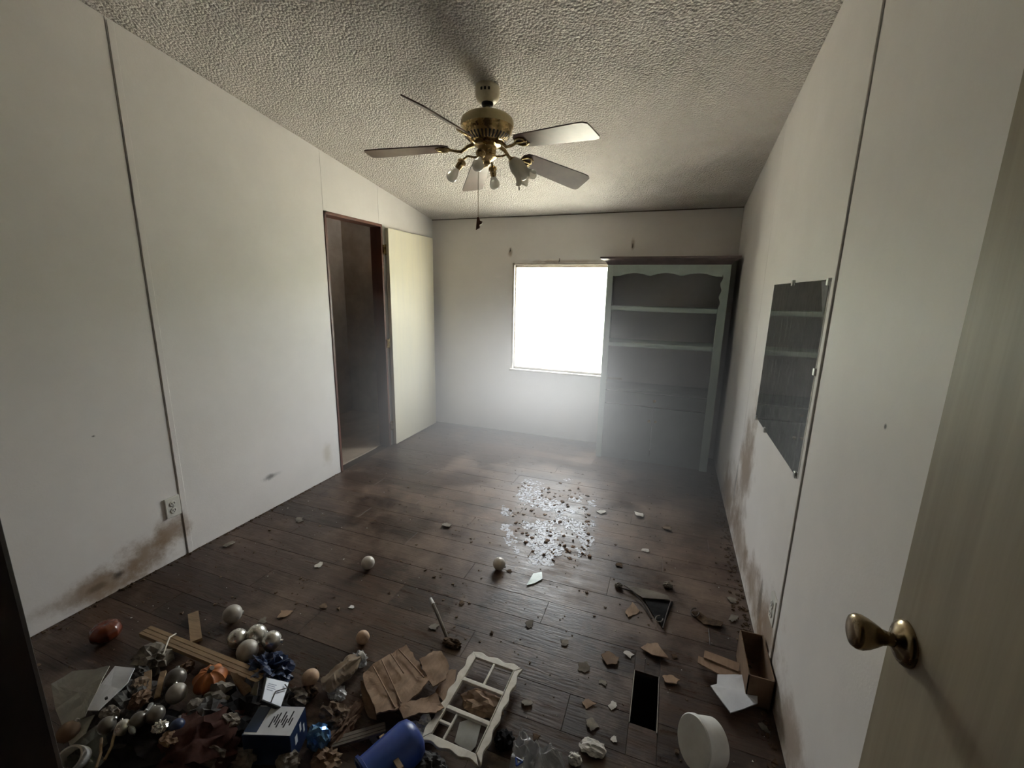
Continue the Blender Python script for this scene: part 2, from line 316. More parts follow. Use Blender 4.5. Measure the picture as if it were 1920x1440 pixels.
def tag(o, label, cat, group=None, kind=None):
    o['label'] = label; o['category'] = cat
    if group: o['group'] = group
    if kind: o['kind'] = kind
    return o
def thing(name, label, cat, loc, group=None, kind=None):
    e = bpy.data.objects.new(name, None); COL.objects.link(e); e.location = loc; e.empty_display_size = .05; WLOC[e.name] = Vector(loc)
    return tag(e, label, cat, group, kind)
def axis_matrix(loc, zdir, xhint=(1, 0, 0)):
    z = Vector(zdir).normalized(); x = Vector(xhint); x = (x-z*x.dot(z)).normalized(); y = z.cross(x)
    return Matrix(((x.x, y.x, z.x, loc[0]), (x.y, y.y, z.y, loc[1]), (x.z, y.z, z.z, loc[2]), (0, 0, 0, 1)))

# ------------------------------------------------------------------ the setting
GX0, GX1, GY0, GY1 = -0.015, 0.083, 1.335, 1.568          # open register hole in the floor
TX, TY = 0.0, 0.0
sf = MB()
sf.box(L-.1, GX0, 0.0, YF+.1, -.1, -.012).box(GX1, RT+.1, 0.0, YF+.1, -.1, -.012).box(GX0, GX1, 0.0, GY0, -.1, -.012).box(GX0, GX1, GY1, YF+.1, -.1, -.012)
floor = tag(sf.build('floor', M_sub), 'dark brown laminate plank floor strewn with rubbish', 'floor', kind='structure')
PW = 0.152; rnd = random.Random(3); meshes = {}
def plank(x0, x1, y0, y1):
    key = (round(x1-x0, 3), round(y1-y0, 3))
    if key not in meshes:
        hx, hy = (x1-x0)/2-.0004, (y1-y0)/2-.0004; b = .0009
        vs = [(-hx, -hy, 0), (hx, -hy, 0), (hx, hy, 0), (-hx, hy, 0), (-hx, -hy, .0113), (hx, -hy, .0113), (hx, hy, .0113), (-hx, hy, .0113), (-hx+b, -hy+b, .012), (hx-b, -hy+b, .012), (hx-b, hy-b, .012), (-hx+b, hy-b, .012)]
        fs = [(3, 2, 1, 0)]+[(i, (i+1) % 4, 4+(i+1) % 4, 4+i) for i in range(4)]+[(4+i, 4+(i+1) % 4, 8+(i+1) % 4, 8+i) for i in range(4)]+[(8, 9, 10, 11)]
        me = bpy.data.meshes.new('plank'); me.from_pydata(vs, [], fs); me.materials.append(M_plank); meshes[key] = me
    o = bpy.data.objects.new('plank', meshes[key]); COL.objects.link(o); o.parent = floor
    o.location = Vector(((x0+x1)/2, (y0+y1)/2, -.012+rnd.uniform(-.0006, .0004)))-WLOC[floor.name]
row = 0; y = 0.0
while y < YF:
    y1 = min(y+PW, YF); x = L-((row*0.47) % 1.2)
    while x < RT:
        a, b = max(x, L), min(x+1.2, RT)
        if b-a > .02:
            if y < GY1 and y1 > GY0 and a < GX1 and b > GX0:        # planks cut around the register hole
                if GX0-a > .02: plank(a, GX0, y, y1)
                if b-GX1 > .02: plank(GX1, b, y, y1)
                if y < GY0: plank(max(a, GX0), min(b, GX1), y, GY0)
                if y1 > GY1: plank(max(a, GX0), min(b, GX1), GY1, y1)
            else: plank(a, b, y, y1)
        x += 1.2
    y = y1; row += 1
# duct under the hole
d = thing('floor_register_hole', 'open rectangular duct hole cut in the floor, without its grille', 'vent hole', ((GX0+GX1)/2, (GY0+GY1)/2, -.35))
t = .002
m = MB().box(GX0, GX0+t, GY0, GY1, -.35, -.012).box(GX1-t, GX1, GY0, GY1, -.35, -.012).box(GX0, GX1, GY0, GY0+t, -.35, -.012).box(GX0, GX1, GY1-t, GY1, -.35, -.012).box(GX0, GX1, GY0, GY1, -.352, -.35)
m.build('duct', M_duct, d)
MB().box(GX1-.004, GX1-.001, GY0-.01, GY1, -.012, .004).build('metal_lip', M_lip, d); MB().box(GX0, GX0+.003, GY0, GY1, -.012, .002).build('metal_lip', M_lip, d)

cz0, cz1 = ceil_z(-.02), ceil_z(YF+.12)
ceiling = MB().prism([(-.02, cz0), (YF+.12, cz1), (YF+.12, cz1+.12), (-.02, cz0+.12)], L-.12, RT+.12, 'x').build('ceiling', M_ceil)
tag(ceiling, 'sloping off-white popcorn textured ceiling', 'ceiling', kind='structure')

DY0, DY1, DZ = 2.680, 3.368, 2.053                         # closet doorway in the left wall
def up_(y): return ceil_z(y)+.01
T = .008                                                   # wallboard thickness over the framing
m = MB()
m.prism([(-.02, -.1), (DY0, -.1), (DY0, up_(DY0)), (-.02, up_(-.02))], L-.11, L-T, 'x')
m.prism([(DY0, DZ), (DY1, DZ), (DY1, up_(DY1)), (DY0, up_(DY0))], L-.11, L-T, 'x')
m.prism([(DY1, -.1), (YF+.1, -.1), (YF+.1, up_(YF+.1)), (DY1, up_(DY1))], L-.11, L-T, 'x')
wl = tag(m.build('wall_left', M_back), 'long white wallboard wall on the left with seams and a brown stain', 'wall', kind='structure')
g = .0015
def lpanel(poly): MB().prism(poly, L-T, L, 'x').build('panel', M_wl, wl)
lpanel([(0, 0), (1.442-g, 0), (1.442-g, up_(1.44)), (0, up_(0))])
lpanel([(1.442+g, 0), (DY0-g, 0), (DY0-g, up_(DY0)), (1.442+g, up_(1.442))])
lpanel([(DY0+g, DZ), (3.33-g, DZ), (3.33-g, up_(3.33)), (DY0+g, up_(DY0))])
lpanel([(3.33+g, DZ), (DY1, DZ), (DY1, 0), (YF, 0), (YF, up_(YF)), (3.33+g, up_(3.33))])
MB().box(L, L+.006, 1.446, 1.474, .0, up_(1.46)-.02).build('batten', M_wl, wl, bevel=.002)
m = MB().prism([(-.02, -.1), (YF+.1, -.1), (YF+.1, up_(YF+.1)), (-.02, up_(-.02))], RT+T, RT+.11, 'x')
wr = tag(m.build('wall_right', M_back), 'white wallboard wall on the right with mould along its foot', 'wall', kind='structure')
for a, b in ((0, 1.672), (1.672, 2.905), (2.905, YF)):
    MB().prism([(a+g, 0), (b-g, 0), (b-g, up_(b)-.012), (a+g, up_(a)-.012)], RT, RT+T, 'x').build('panel', M_wr, wr)
MB().box(RT-.006, RT, 1.676, 1.706, .0, up_(1.69)-.03).build('batten', M_wr, wr, bevel=.002)
m = MB().box(L-.1, WX0, YF, YF+.1, -.1, 2.26).box(WX1, RT+.1, YF, YF+.1, -.1, 2.26).box(WX0, WX1, YF, YF+.1, -.1, WZ0).box(WX0, WX1, YF, YF+.1, WZ1, 2.26)
wf = tag(m.build('wall_far', M_wf), 'white far wall with the window and the tall cabinet', 'wall', kind='structure')
tag(MB().box(L, RT, YF-.006, YF, ZC-.008, ZC-.001).build('trim_1', mat('ceiling_gap', (.20, .17, .14), rough=.8)), 'thin dark joint where the far wall meets the ceiling', 'trim', kind='structure')
# wall behind the camera with the doorway one looks through
JX0, JX1 = -.349, .45
m = MB().box(L-.1, JX0-.03, 0, .10, -.1, 3.0).box(JX1+.02, RT+.1, 0, .10, -.1, 3.0).box(JX0-.03, JX1+.02, 0, .10, 2.06, 3.0)
tag(m.build('wall_back', M_darkback), 'wall with the doorway the view is taken from', 'wall', kind='structure')
e = thing('trim_2', 'dark brown entry door jamb at the near left edge', 'door jamb', (JX0, .05, 0), kind='structure')
MB().box(JX0-.03, JX0, -.01, .112, 0, 2.06).build('jamb', M_djamb, e, bevel=.003)
MB().box(JX0-.085, JX0-.012, .10, .112, 0, 2.1).build('casing', M_djamb, e)
MB().box(JX0, JX1, -.01, .112, 2.035, 2.06).build('head', M_djamb, e)
m = MB().box(-1.1, -1.0, -1.4, 0, -.1, 2.6).box(1.0, 1.1, -1.4, 0, -.1, 2.6).box(-1.1, 1.1, -1.5, -1.4, -.1, 2.6).box(-1.1, 1.1, -1.5, 0.0, 2.5, 2.6).box(-1.1, -.4, -.03, 0, -.1, 2.6).box(.5, 1.1, -.03, 0, -.1, 2.6)
m.box(-1.1, 1.1, -1.5, 0, -.1, 0)
tag(m.build('wall_hall', M_hall), 'dim hallway behind the doorway', 'hallway', kind='structure')
m = MB().box(L-1.2, L-.105, 2.1, 2.2, -.1, 2.7).box(L-1.2, L-.105, YF, YF+.1, -.1, 2.7).box(L-1.3, L-1.2, 2.1, YF+.1, -.1, 2.7).box(L-1.3, L-.105, 2.1, YF+.1, 2.45, 2.7).box(L-1.3, L-.1, 2.1, YF+.1, -.1, 0)
tag(m.build('wall_closet', M_closet), 'dark empty closet seen through the open doorway', 'closet', kind='structure')
# closet door frame and the cream door folded back flat on the wall
e = thing('door_1', 'reddish brown frame of the dark closet doorway in the left wall', 'door frame', (L-.05, (DY0+DY1)/2, 0), kind='structure')
MB().box(L-.11, L+.006, DY0, DY0+.022, 0, DZ).build('jamb', M_jamb, e, bevel=.002)
MB().box(L-.11, L+.006, DY1-.022, DY1, 0, DZ).build('jamb', M_jamb, e, bevel=.002)
MB().box(L-.11, L+.006, DY0, DY1, DZ-.022, DZ).build('head', M_jamb, e, bevel=.002)
e = thing('door_2', 'plain cream closet door swung fully open against the left wall', 'door', (L+.03, 3.77, 0), kind='structure')
MB().box(L+.018, L+.050, 3.392, 4.16, .012, 2.025).build('leaf', M_cream, e, bevel=.002)
for z in (1.84, 1.0, .2):
    h = MB().box(L+.004, L+.02, 3.362, 3.398, z-.04, z+.04); h.M = axis_matrix((L+.022, 3.384, z), (0, 0, 1)); h.lathe([(.006, -.045), (.006, .045)], 10); h.build('hinge', M_brass, e)
# the entry door standing open at the right, with its knob
hx, hy, ex, ey = .408, .115, .389, .803
e = thing('door_3', 'tan entry door standing open on the right with a brass knob', 'door', (.4, .45, 0), kind='structure')
dv = Vector((ex-hx, ey-hy, 0)); dl = dv.length; dv.normalize(); dn = Vector((-dv.y, dv.x, 0))
m = MB(); m.M = Matrix(((dv.x, dn.x, 0, hx), (dv.y, dn.y, 0, hy), (0, 0, 1, 0), (0, 0, 0, 1)))
m.box(0, dl, -.034, 0, .012, 2.03); m.build('leaf', M_tan, e, bevel=.002)
kc = Vector((hx, hy, 0))+dv*(dl-.044); kc.z = .972
kn = MB(); kn.M = axis_matrix(kc, dn+Vector((0, 0, .03)), (0, 0, 1))
kn.lathe([(.035, -.001), (.035, .003), (.0325, .007), (.025, .0115), (.016, .0145), (.0125, .017)], 36)
knob = kn.build('knob', M_knob, e, smooth=40)
kn = MB(); kn.M = axis_matrix(kc, dn+Vector((0, 0, .03)), (0, 0, 1))
kn.lathe([(.011, .013), (.0105, .024), (.0125, .031), (.018, .040), (.0235, .050), (.0268, .059), (.0268, .066), (.0235, .0715), (.015, .0745), (.004, .0755)], 36)
kn.build('handle', M_knob, knob, smooth=50)
# window
e = thing('window_1', 'bright window at the far end, half hidden by the tall cabinet', 'window', ((WX0+WX1)/2, YF+.05, WZ0), kind='structure')
fw_ = .022
MB().box(WX0, WX1, YF+.02, YF+.075, WZ1-fw_, WZ1).build('window_frame', M_winf, e); MB().box(WX0, WX1, YF+.02, YF+.075, WZ0, WZ0+fw_).build('window_frame', M_winf, e)
MB().box(WX0, WX0+fw_*.6, YF+.02, YF+.075, WZ0, WZ1).build('window_frame', M_winf, e); MB().box(WX1-fw_, WX1, YF+.02, YF+.075, WZ0, WZ1).build('window_frame', M_winf, e)
MB().box(WX0+.01, WX1-.01, YF+.045, YF+.049, WZ0+.01, WZ1-.01).build('pane', M_glass, e)
MB().box(WX0-.02, WX0, YF-.008, YF, WZ0-.02, WZ1+.02).build('casing', M_winf, e); MB().box(WX0-.02, WX1+.02, YF-.008, YF, WZ1, WZ1+.012).build('casing', M_winf, e)
MB().box(WX0-.03, WX1+.03, YF-.03, YF+.03, WZ0-.02, WZ0).build('window_sill', M_winf, e)
tag(MB().box(-30, 30, YF+.15, 60, -.7, -.6).build('ground', M_grass), 'pale grass outside the window', 'ground', kind='structure')

# leafy bank, unseen, added to block low sky light from the near room
hb = MB(); nx, nz = 120, 14; vs = []
for j in range(nz+1):
    for i in range(nx+1):
        x = -24+48*i/nx; z_ = -.62+BLOCKER_H*j/nz; n_ = noise.fractal(Vector((x*.9, z_*.9, 2)), 1, 2, 4)
        vs.append((x, YF+7.0+.5*n_+(.9*(j/nz)**3), z_+(.5*n_ if j == nz else 0)))
o_ = len(vs); vs += [(x, YF+9.0, z_) for x, y_, z_ in vs]
fs = []
for j in range(nz):
    for i in range(nx):
        a = j*(nx+1)+i; fs += [(a, a+1, a+nx+2, a+nx+1), (o_+a, o_+a+nx+1, o_+a+nx+2, o_+a+1)]
for i in range(nx): a = nz*(nx+1)+i; fs += [(a, a+1, o_+a+1, o_+a), (i, o_+i, o_+i+1, i+1)]
hb.add(vs, fs); tag(hb.build('sky_blocker', M_blocker), 'unseen leafy bank added outside the window to block low sky light', 'sky_blocker', kind='structure')

# ------------------------------------------------------------------ ceiling fan
AX, AY = -1.0, 2.297
fan = thing('ceiling_fan', 'brass five-blade ceiling fan with bare bulbs hanging from the sloped ceiling', 'ceiling fan', (AX, AY, 1.8))
def fm(prof, name, m_, smooth=40, par=None, seg=40):
    b = MB(); b.M = Matrix.Translation((AX, AY, 0)); b.lathe(prof, seg); return b.build(name, m_, par or fan, smooth=smooth)
can = fm([(.060, 2.56), (.063, 2.52), (.0635, 2.49), (.060, 2.475), (.050, 2.460), (.040, 2.453)], 'canopy', M_ivory)
fm([(.030, 2.4535), (.031, 2.447), (.027, 2.437), (.014, 2.433)], 'collar', M_black)
for a in (-95, -78, -60):
    b = MB(); b.M = Matrix.Translation((AX, AY, 2.497)) @ Matrix.Rotation(math.radians(a), 4, 'Z'); b.box(.061, .066, -.005, .005, -.006, .007); b.build('vent_slot', M_black, can)
fm([(.0115, 2.445), (.0115, 2.395)], 'downrod', M_ivory)
mot = fm([(.022, 2.412), (.03, 2.408), (.075, 2.402), (.115, 2.390), (.133, 2.376), (.139, 2.360), (.1395, 2.342), (.137, 2.336)], 'motor_housing', M_champ)
mb_ = fm([(.137, 2.336), (.132, 2.330), (.131, 2.318), (.124, 2.300), (.108, 2.282), (.088, 2.268), (.060, 2.262)], 'motor_base', M_brass)
b = MB()
for i in range(36):
    b.M = Matrix.Translation((AX, AY, 0)) @ Matrix.Rotation(2*PI*i/36, 4, 'Z')
    b.add([(.090, -.0035, 2.2665), (.090, .0035, 2.2665), (.119, .0045, 2.2915), (.119, -.0045, 2.2915), (.0905, -.0035, 2.2705), (.0905, .0035, 2.2705), (.1185, .0045, 2.2955), (.1185, -.0045, 2.2955)], [(0, 1, 2, 3), (7, 6, 5, 4), (0, 4, 5, 1), (1, 5, 6, 2), (2, 6, 7, 3), (3, 7, 4, 0)])
vo = b.build('vent_slots', M_black, mb_)
fm([(.070, 2.263), (.072, 2.250), (.050, 2.243), (.047, 2.205), (.052, 2.200), (.052, 2.190), (.030, 2.176), (.018, 2.170), (.018, 2.158), (.008, 2.150)], 'switch_housing', M_brass)
Z0, TA, TB, A0, RB = 2.1896, -.0247, -.060, -3.77, .657
for g_, pitch in ((-90, 27), (-162, 1), (-18, 13), (54, 22), (126, 10)):
    pitch = math.radians(pitch)
    a = math.radians(g_+A0); eh = Vector((math.cos(a), math.sin(a), 0)); et = Vector((-eh.y, eh.x, 0))
    tip_ = Vector((AX, AY, Z0))+eh*RB+Vector((0, 0, RB*(TA*eh.x+TB*eh.y))); root_ = Vector((AX, AY, 2.232))+eh*.205+Vector((0, 0, .205*(TA*eh.x+TB*eh.y)))
    er = (tip_-root_).normalized(); o_ = tip_-er*RB                    # tired blades sag towards their tips
    t_ = (et*math.cos(pitch)-Vector((0, 0, 1))*math.sin(pitch)); t_ = (t_-er*t_.dot(er)).normalized(); n_ = er.cross(t_)
    b = MB(); b.M = Matrix(((er.x, t_.x, n_.x, o_.x), (er.y, t_.y, n_.y, o_.y), (er.z, t_.z, n_.z, o_.z), (0, 0, 0, 1)))
    pr_ = [(.205, -.030), (.225, -.050), (.26, -.057), (.60, -.070), (.638, -.068), (.655, -.056), (RB, -.03), (RB, .05), (.650, .064), (.636, .069), (.60, .070), (.26, .057), (.225, .050), (.205, .030)]
    b.prism(pr_, -.003, .003, 'z'); bl = b.build('blade', M_blade, fan)
    b = MB(); b.M = Matrix(((er.x, t_.x, n_.x, o_.x), (er.y, t_.y, n_.y, o_.y), (er.z, t_.z, n_.z, o_.z), (0, 0, 0, 1)))
    for q in (-.028, .0, .028): b.tube([(.205, q*.3, -.006), (.225, q*1.1, -.007), (.25, q*1.15, -.006), (.275, q*.7, -.005)], [.005, .0055, .005, .004], 8)
    b.tube([(.252, -.03, -.006), (.27, 0, -.006), (.252, .03, -.006)], .004, 8)
    b.M = Matrix.Identity(4); ez = Vector((0, 0, 1)); eh = Vector((math.cos(a), math.sin(a), 0)); c_ = Vector((AX, AY, 0))
    end = o_+er*.21-n_*.006
    b.tube([c_+eh*.070+ez*2.258, c_+eh*.105+ez*2.246, c_+eh*.14+ez*(end.z*.6+2.235*.4-.012), c_+eh*.175+ez*(end.z-.008), end], [.011, .010, .008, .007, .007], 10)
    b.build('blade_iron', M_brass, fan, smooth=60)
for k, g_ in enumerate((-169.7, -79.7, 100.3, 10.3)):
    a = math.radians(g_); eh = Vector((math.cos(a), math.sin(a), 0)); ez = Vector((0, 0, 1)); c_ = Vector((AX, AY, 0))
    dd = (eh*.62-ez*.78).normalized(); bc = c_+eh*.187+ez*2.113; so = bc-dd*.088
    arm = MB().tube([c_+eh*.045+ez*2.195, c_+eh*.075+ez*2.196, c_+eh*.105+ez*2.203, so-dd*.004+ez*.003, so+dd*.01], [.006, .0055, .0055, .006, .007], 10).build('lamp_arm', M_brass, fan, smooth=60)
    sk = MB(); sk.M = axis_matrix(so, dd); sk.lathe([(.008, -.004), (.018, .0), (.024, .008), (.024, .016), (.018, .020), (.0165, .05), (.012, .052)], 24); sk.build('socket', M_brass, arm, smooth=40)
    bu = MB(); bu.M = axis_matrix(so, dd); bu.lathe([(.012, .046), (.0135, .055), (.017, .068), (.025, .082), (.0292, .096), (.0288, .108), (.024, .119), (.014, .1265), (.004, .129)], 24); bu.build('bulb', M_bulb, arm, smooth=70)
    if k == 3:
        def ruf(j, a_, r, z):
            s_ = max(0, (z-.07)/.06); return r*(1+.16*s_*math.sin(6*a_)), z+.012*s_*math.cos(6*a_)
        gs = MB(); gs.M = axis_matrix(so, dd)
        o1 = [(.022, .008), (.027, .014), (.036, .032), (.041, .055), (.041, .078), (.043, .100), (.051, .122), (.060, .134)]
        gs.lathe(o1+[(r-.003, z-.001) for r, z in o1[::-1]], 72, True, ruf); gs.build('glass_shade', M_frost, arm, smooth=60)
ch = MB().tube([(-1.045, 2.285, 2.20), (-1.046, 2.285, 1.885)], .0018, 6)
for i in range(40): ch.sphere((-1.0455, 2.285, 1.886+i*.0078), .0031, 6, 4)
co = ch.build('pull_chain', M_chain, fan)
p = MB(); p.prism([(-.006, 1.892), (.006, 1.892), (.009, 1.875), (.028, 1.868), (.022, 1.855), (.010, 1.852), (.009, 1.834), (-.012, 1.826), (-.010, 1.85)], -.004, .004, 'y')
p.v = [v+Vector((-1.0455, 2.285, 0)) for v in p.v]; p.build('pendant', M_pend, co)

# ------------------------------------------------------------------ tall cabinet at the far wall
CY, CX0, CX1 = 3.87, -.556, .400
cab = thing('tall_cabinet', 'tall teal hutch with scalloped opening and dark crown at the far wall', 'cabinet', ((CX0+CX1)/2, 4.05, 0))
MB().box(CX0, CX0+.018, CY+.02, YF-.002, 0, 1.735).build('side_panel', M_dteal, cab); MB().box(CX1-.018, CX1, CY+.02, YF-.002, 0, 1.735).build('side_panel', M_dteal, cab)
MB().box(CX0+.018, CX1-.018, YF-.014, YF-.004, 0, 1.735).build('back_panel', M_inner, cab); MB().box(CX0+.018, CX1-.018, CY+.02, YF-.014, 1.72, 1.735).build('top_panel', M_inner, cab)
MB().prism([(CX0, .0), (CX0+.05, .0), (CX0+.05, 1.735), (CX0, 1.735)], CY, CY+.02, 'y').build('stile', M_teal, cab, bevel=.002)
inn = [(CX1-.056+.008*math.sin(7*PI*(1.66-z)/.35) if z > 1.39 else CX1-.062, z) for z in [1.66-.01*i for i in range(28)]]
inn += [(CX1-.062, 1.38), (CX1-.062, 0)]
MB().prism([(CX1, 0), (CX1, 1.735), (inn[0][0], 1.735)]+inn, CY, CY+.02, 'y').build('stile', M_teal, cab)
xa, xb = CX0+.05, CX1-.056
sc_ = [(xa+(xb-xa)*i/60, 1.643+.027*max(0, math.sin(PI*((i/60-.06)*3.4 % 1.0)))**1.0*(1 if .06 < i/60 < .945 else 0)) for i in range(61)]
MB().prism([(xa, 1.735)]+sc_+[(xb, 1.735)], CY, CY+.02, 'y').build('valance', M_teal, cab)
for z in (1.37, 1.06): MB().box(CX0+.018, CX1-.018, CY+.03, YF-.014, z-.018, z+.018).build('shelf', M_teal, cab)
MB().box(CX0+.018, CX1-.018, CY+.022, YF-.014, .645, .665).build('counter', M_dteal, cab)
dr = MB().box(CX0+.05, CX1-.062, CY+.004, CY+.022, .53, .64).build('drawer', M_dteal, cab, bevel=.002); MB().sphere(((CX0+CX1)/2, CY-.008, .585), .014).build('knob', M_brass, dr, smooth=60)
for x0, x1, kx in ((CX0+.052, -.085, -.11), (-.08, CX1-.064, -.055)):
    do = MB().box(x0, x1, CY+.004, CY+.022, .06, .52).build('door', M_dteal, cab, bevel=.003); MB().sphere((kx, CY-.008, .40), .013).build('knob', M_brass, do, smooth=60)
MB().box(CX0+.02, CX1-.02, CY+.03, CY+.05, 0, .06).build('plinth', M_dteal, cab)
# crown: cove moulding with mitred returns, flaring forwards and to both sides
prf = [(.000, 1.735), (.004, 1.742), (.010, 1.752), (.020, 1.764), (.034, 1.774), (.050, 1.780), (.058, 1.782), (.058, 1.798), (.0, 1.80)]
b = MB(); n = len(prf); vs = []; fs = []
for o, z in prf: vs += [(CX0-o, YF-.003, z), (CX0-o, CY-o, z), (CX1+o, CY-o, z), (CX1+o, YF-.003, z)]
for j in range(n-1):
    for i in range(3): fs.append((j*4+i, j*4+i+1, (j+1)*4+i+1, (j+1)*4+i))
fs += [(( n-1)*4, (n-1)*4+1, (n-1)*4+2, (n-1)*4+3), (3, 2, 1, 0), [j*4 for j in range(n)], [j*4+3 for j in range(n)][::-1]]
b.add(vs, fs).build('crown', M_crown, cab)

# ------------------------------------------------------------------ mirror, outlets, hooks
mi = thing('wall_mirror', 'frameless dusty mirror fixed to the right wall with small clips', 'mirror', (RT-.005, 2.14, .86))
MB().box(RT-.007, RT-.002, 1.716, 2.572, .862, 1.557).build('glass', M_mirror, mi)
for yy, zz in ((2.20, 1.557), (1.73, 1.55), (2.55, .862), (2.32, .862), (1.74, .866), (1.716, 1.25)):
    MB().box(RT-.012, RT, yy-.010, yy+.010, zz-.012, zz+.012).build('clip', M_steel, mi, bevel=.002)
MB().sheet([(RT-.0085, 1.72, 1.555), (RT-.0085, 1.80, 1.552), (RT-.0085, 1.77, 1.50), (RT-.0085, 1.722, 1.43)], .0005, 0, 4).build('tape', M_clear, mi)
def outlet(y0, z0, x, s, label):
    o = thing('power_outlet', label, 'outlet', (x, y0, z0-.055))
    MB().box(min(x, x+s*.010), max(x, x+s*.010), y0-.037, y0+.037, z0-.057, z0+.057).build('plate', M_plate, o, bevel=.003)
    for dz in (-.02, .02):
        r = MB(); r.M = axis_matrix((x+s*.0095, y0, z0+dz), (s, 0, 0), (0, 0, 1)); r.lathe([(.0165, 0), (.0165, .003), (.015, .004)], 20); rr = r.build('socket', M_plate, o)
        for dy in (-.006, .006): MB().box(min(x+s*.0132, x+s*.0142), max(x+s*.0132, x+s*.0142), y0+dy-.0015, y0+dy+.0015, z0+dz-.002, z0+dz+.008).build('slot', M_black, rr)
        MB().box(min(x+s*.0132, x+s*.0142), max(x+s*.0132, x+s*.0142), y0-.002, y0+.002, z0+dz-.010, z0+dz-.006).build('slot', M_black, rr)
    sc2 = MB(); sc2.M = axis_matrix((x+s*.0095, y0, z0), (s, 0, 0), (0, 0, 1)); sc2.lathe([(.003, 0), (.003, .002)], 10); sc2.build('screw', M_steel, o)
outlet(1.403, .312, L, 1, 'ivory power outlet standing proud of the left wall above the stain')
outlet(1.742, .300, RT, -1, 'ivory power outlet low on the right wall by the seam')
for x, z, lb in ((-1.583, 1.90, 'small rusty curtain hook on the far wall above the window corner'), (-.395, 1.925, 'small rusty curtain hook on the far wall above the cabinet'), (-1.075, 1.80, 'tiny nail in the far wall over the middle of the window')):
    k = MB().tube([(x, YF+.004, z), (x, YF-.018, z), (x, YF-.024, z-.012), (x, YF-.018, z-.022)], .0024 if 'nail' not in lb else .0015, 6).box(x-.003, x+.003, YF-.003, YF+.001, z-.012, z+.02)
    tag(k.build('curtain_hook' if 'hook' in lb else 'nail', M_wire), lb, 'hook' if 'hook' in lb else 'nail')

# ------------------------------------------------------------------ rubbish on the floor
def px(poly, z=0.0): return [F(x, y, (z[i] if isinstance(z, (list, tuple)) else z)) for i, (x, y) in enumerate(poly)]
def sheet(name, label, cat, poly, z, th, m_, amp=.004, seed=1, torn=0.0, group=None, curl=0.0, **kw):
    o = MB().sheet(px(poly, z), th, amp, seed, torn, curl=curl, **kw).build(name, m_); return tag(o, label, cat, group)
def wad(name, label, cat, x, y, size, m_, seed, rough=.55, sub=3, group=None, lift=0.0, smooth=None, fq=2.2):
    c = F(x, y, lift+size[2]*.8); o = MB().crumple((c.x, c.y, lift+size[2]*.8), size, seed, sub, rough, fq).build(name, m_, smooth=smooth); return tag(o, label, cat, group)
def ball(label, x, y, r, m_, lift=0.0, cap=(0.5, 0.5, .7), group='silver baubles on the floor', name='bauble'):
    c = F(x, y, lift+r); t = thing(name, label, 'bauble', (c.x, c.y, lift), group)
    MB().sphere((c.x, c.y, lift+r), r, 32, 20).build('globe', m_, t, smooth=80)
    k = MB(); dv_ = Vector(cap).normalized(); k.M = axis_matrix(Vector((c.x, c.y, lift+r))+dv_*r*.97, dv_); k.lathe([(r*.2, -.002), (r*.2, .007), (r*.12, .008)], 16); k.build('cap', M_steel, t, smooth=40)
ball('dull silver bauble alone behind the cluster of four', 436, 1151, .039, M_dull, cap=(.4, .8, -.3))
ball('shiny silver bauble at the left of the cluster', 445, 1197, .038, M_silver, cap=(-.3, .8, -.3))
ball('shiny silver bauble at the back of the cluster', 481, 1189, .039, M_silver, cap=(.3, .8, -.4))
ball('shiny silver bauble at the right of the cluster', 509, 1201, .038, M_silver, cap=(.8, .6, -.3))
ball('dull grey bauble at the front of the cluster', 464, 1220, .041, M_dull, cap=(.2, .9, .1))
ball('pearly bauble on open floor left of the middle', 690, 1055, .035, M_pearl, cap=(.1, .9, -.2))
ball('pearly bauble on open floor in front of the white flakes', 936, 1057, .034, M_pearl, cap=(.9, .3, -.5))
o = MB().sphere(F(680, 1195, .028), .028, 28, 18, fn=lambda d, a, t: 1+.015*noise.noise(d*9)).build('ball', M_tanball, smooth=80); tag(o, 'small tan ball alone behind the torn cardboard', 'ball')
# boards
def board(label, p0, p1, wd, th, z0, z1, m_, name='wood_strip', groove=True):
    a = F(*p0, z0+th); b_ = F(*p1, z1+th); d_ = (b_-a); ln = d_.length; d_.normalize(); s_ = Vector((0, 0, 1)).cross(d_).normalized(); n_ = d_.cross(s_)
    o = MB(); o.M = Matrix(((d_.x, s_.x, n_.x, a.x), (d_.y, s_.y, n_.y, a.y), (d_.z, s_.z, n_.z, a.z), (0, 0, 0, 1)))
    if groove: o.prism([(-wd/2, -th), (wd/2, -th), (wd/2, 0), (wd*.17, 0), (wd*.14, -.003), (wd*.11, 0), (-wd*.2, 0), (-wd*.23, -.003), (-wd*.26, 0), (-wd/2, 0)], 0, ln, 'x')
    else: o.box(0, ln, -wd/2, wd/2, -th, 0)
    ob = o.build(name, m_); return tag(ob, label, 'wood strip')
board('long grooved pale wood strip lying across the heap', (272, 1180), (492, 1270), .047, .018, .03, .05, M_wood)
board('short pale wood strip behind the long grooved strip', (362, 1148), (368, 1200), .04, .012, .004, .03, M_wood, groove=False)
board('thin pale stick in the heap, left of a pair', (277, 1258), (276, 1308), .022, .010, .07, .06, M_wood, groove=False)
board('thin pale stick in the heap, right of a pair', (306, 1258), (294, 1308), .018, .010, .072, .062, M_wood, groove=False)
board('dull grey slat leading to the blue tub', (622, 1392), (722, 1362), .035, .010, .012, .02, M_gwood)
board('pale edge strip leaning on the blue tub', (715, 1378), (752, 1440), .016, .006, .10, .12, M_wood, groove=False)
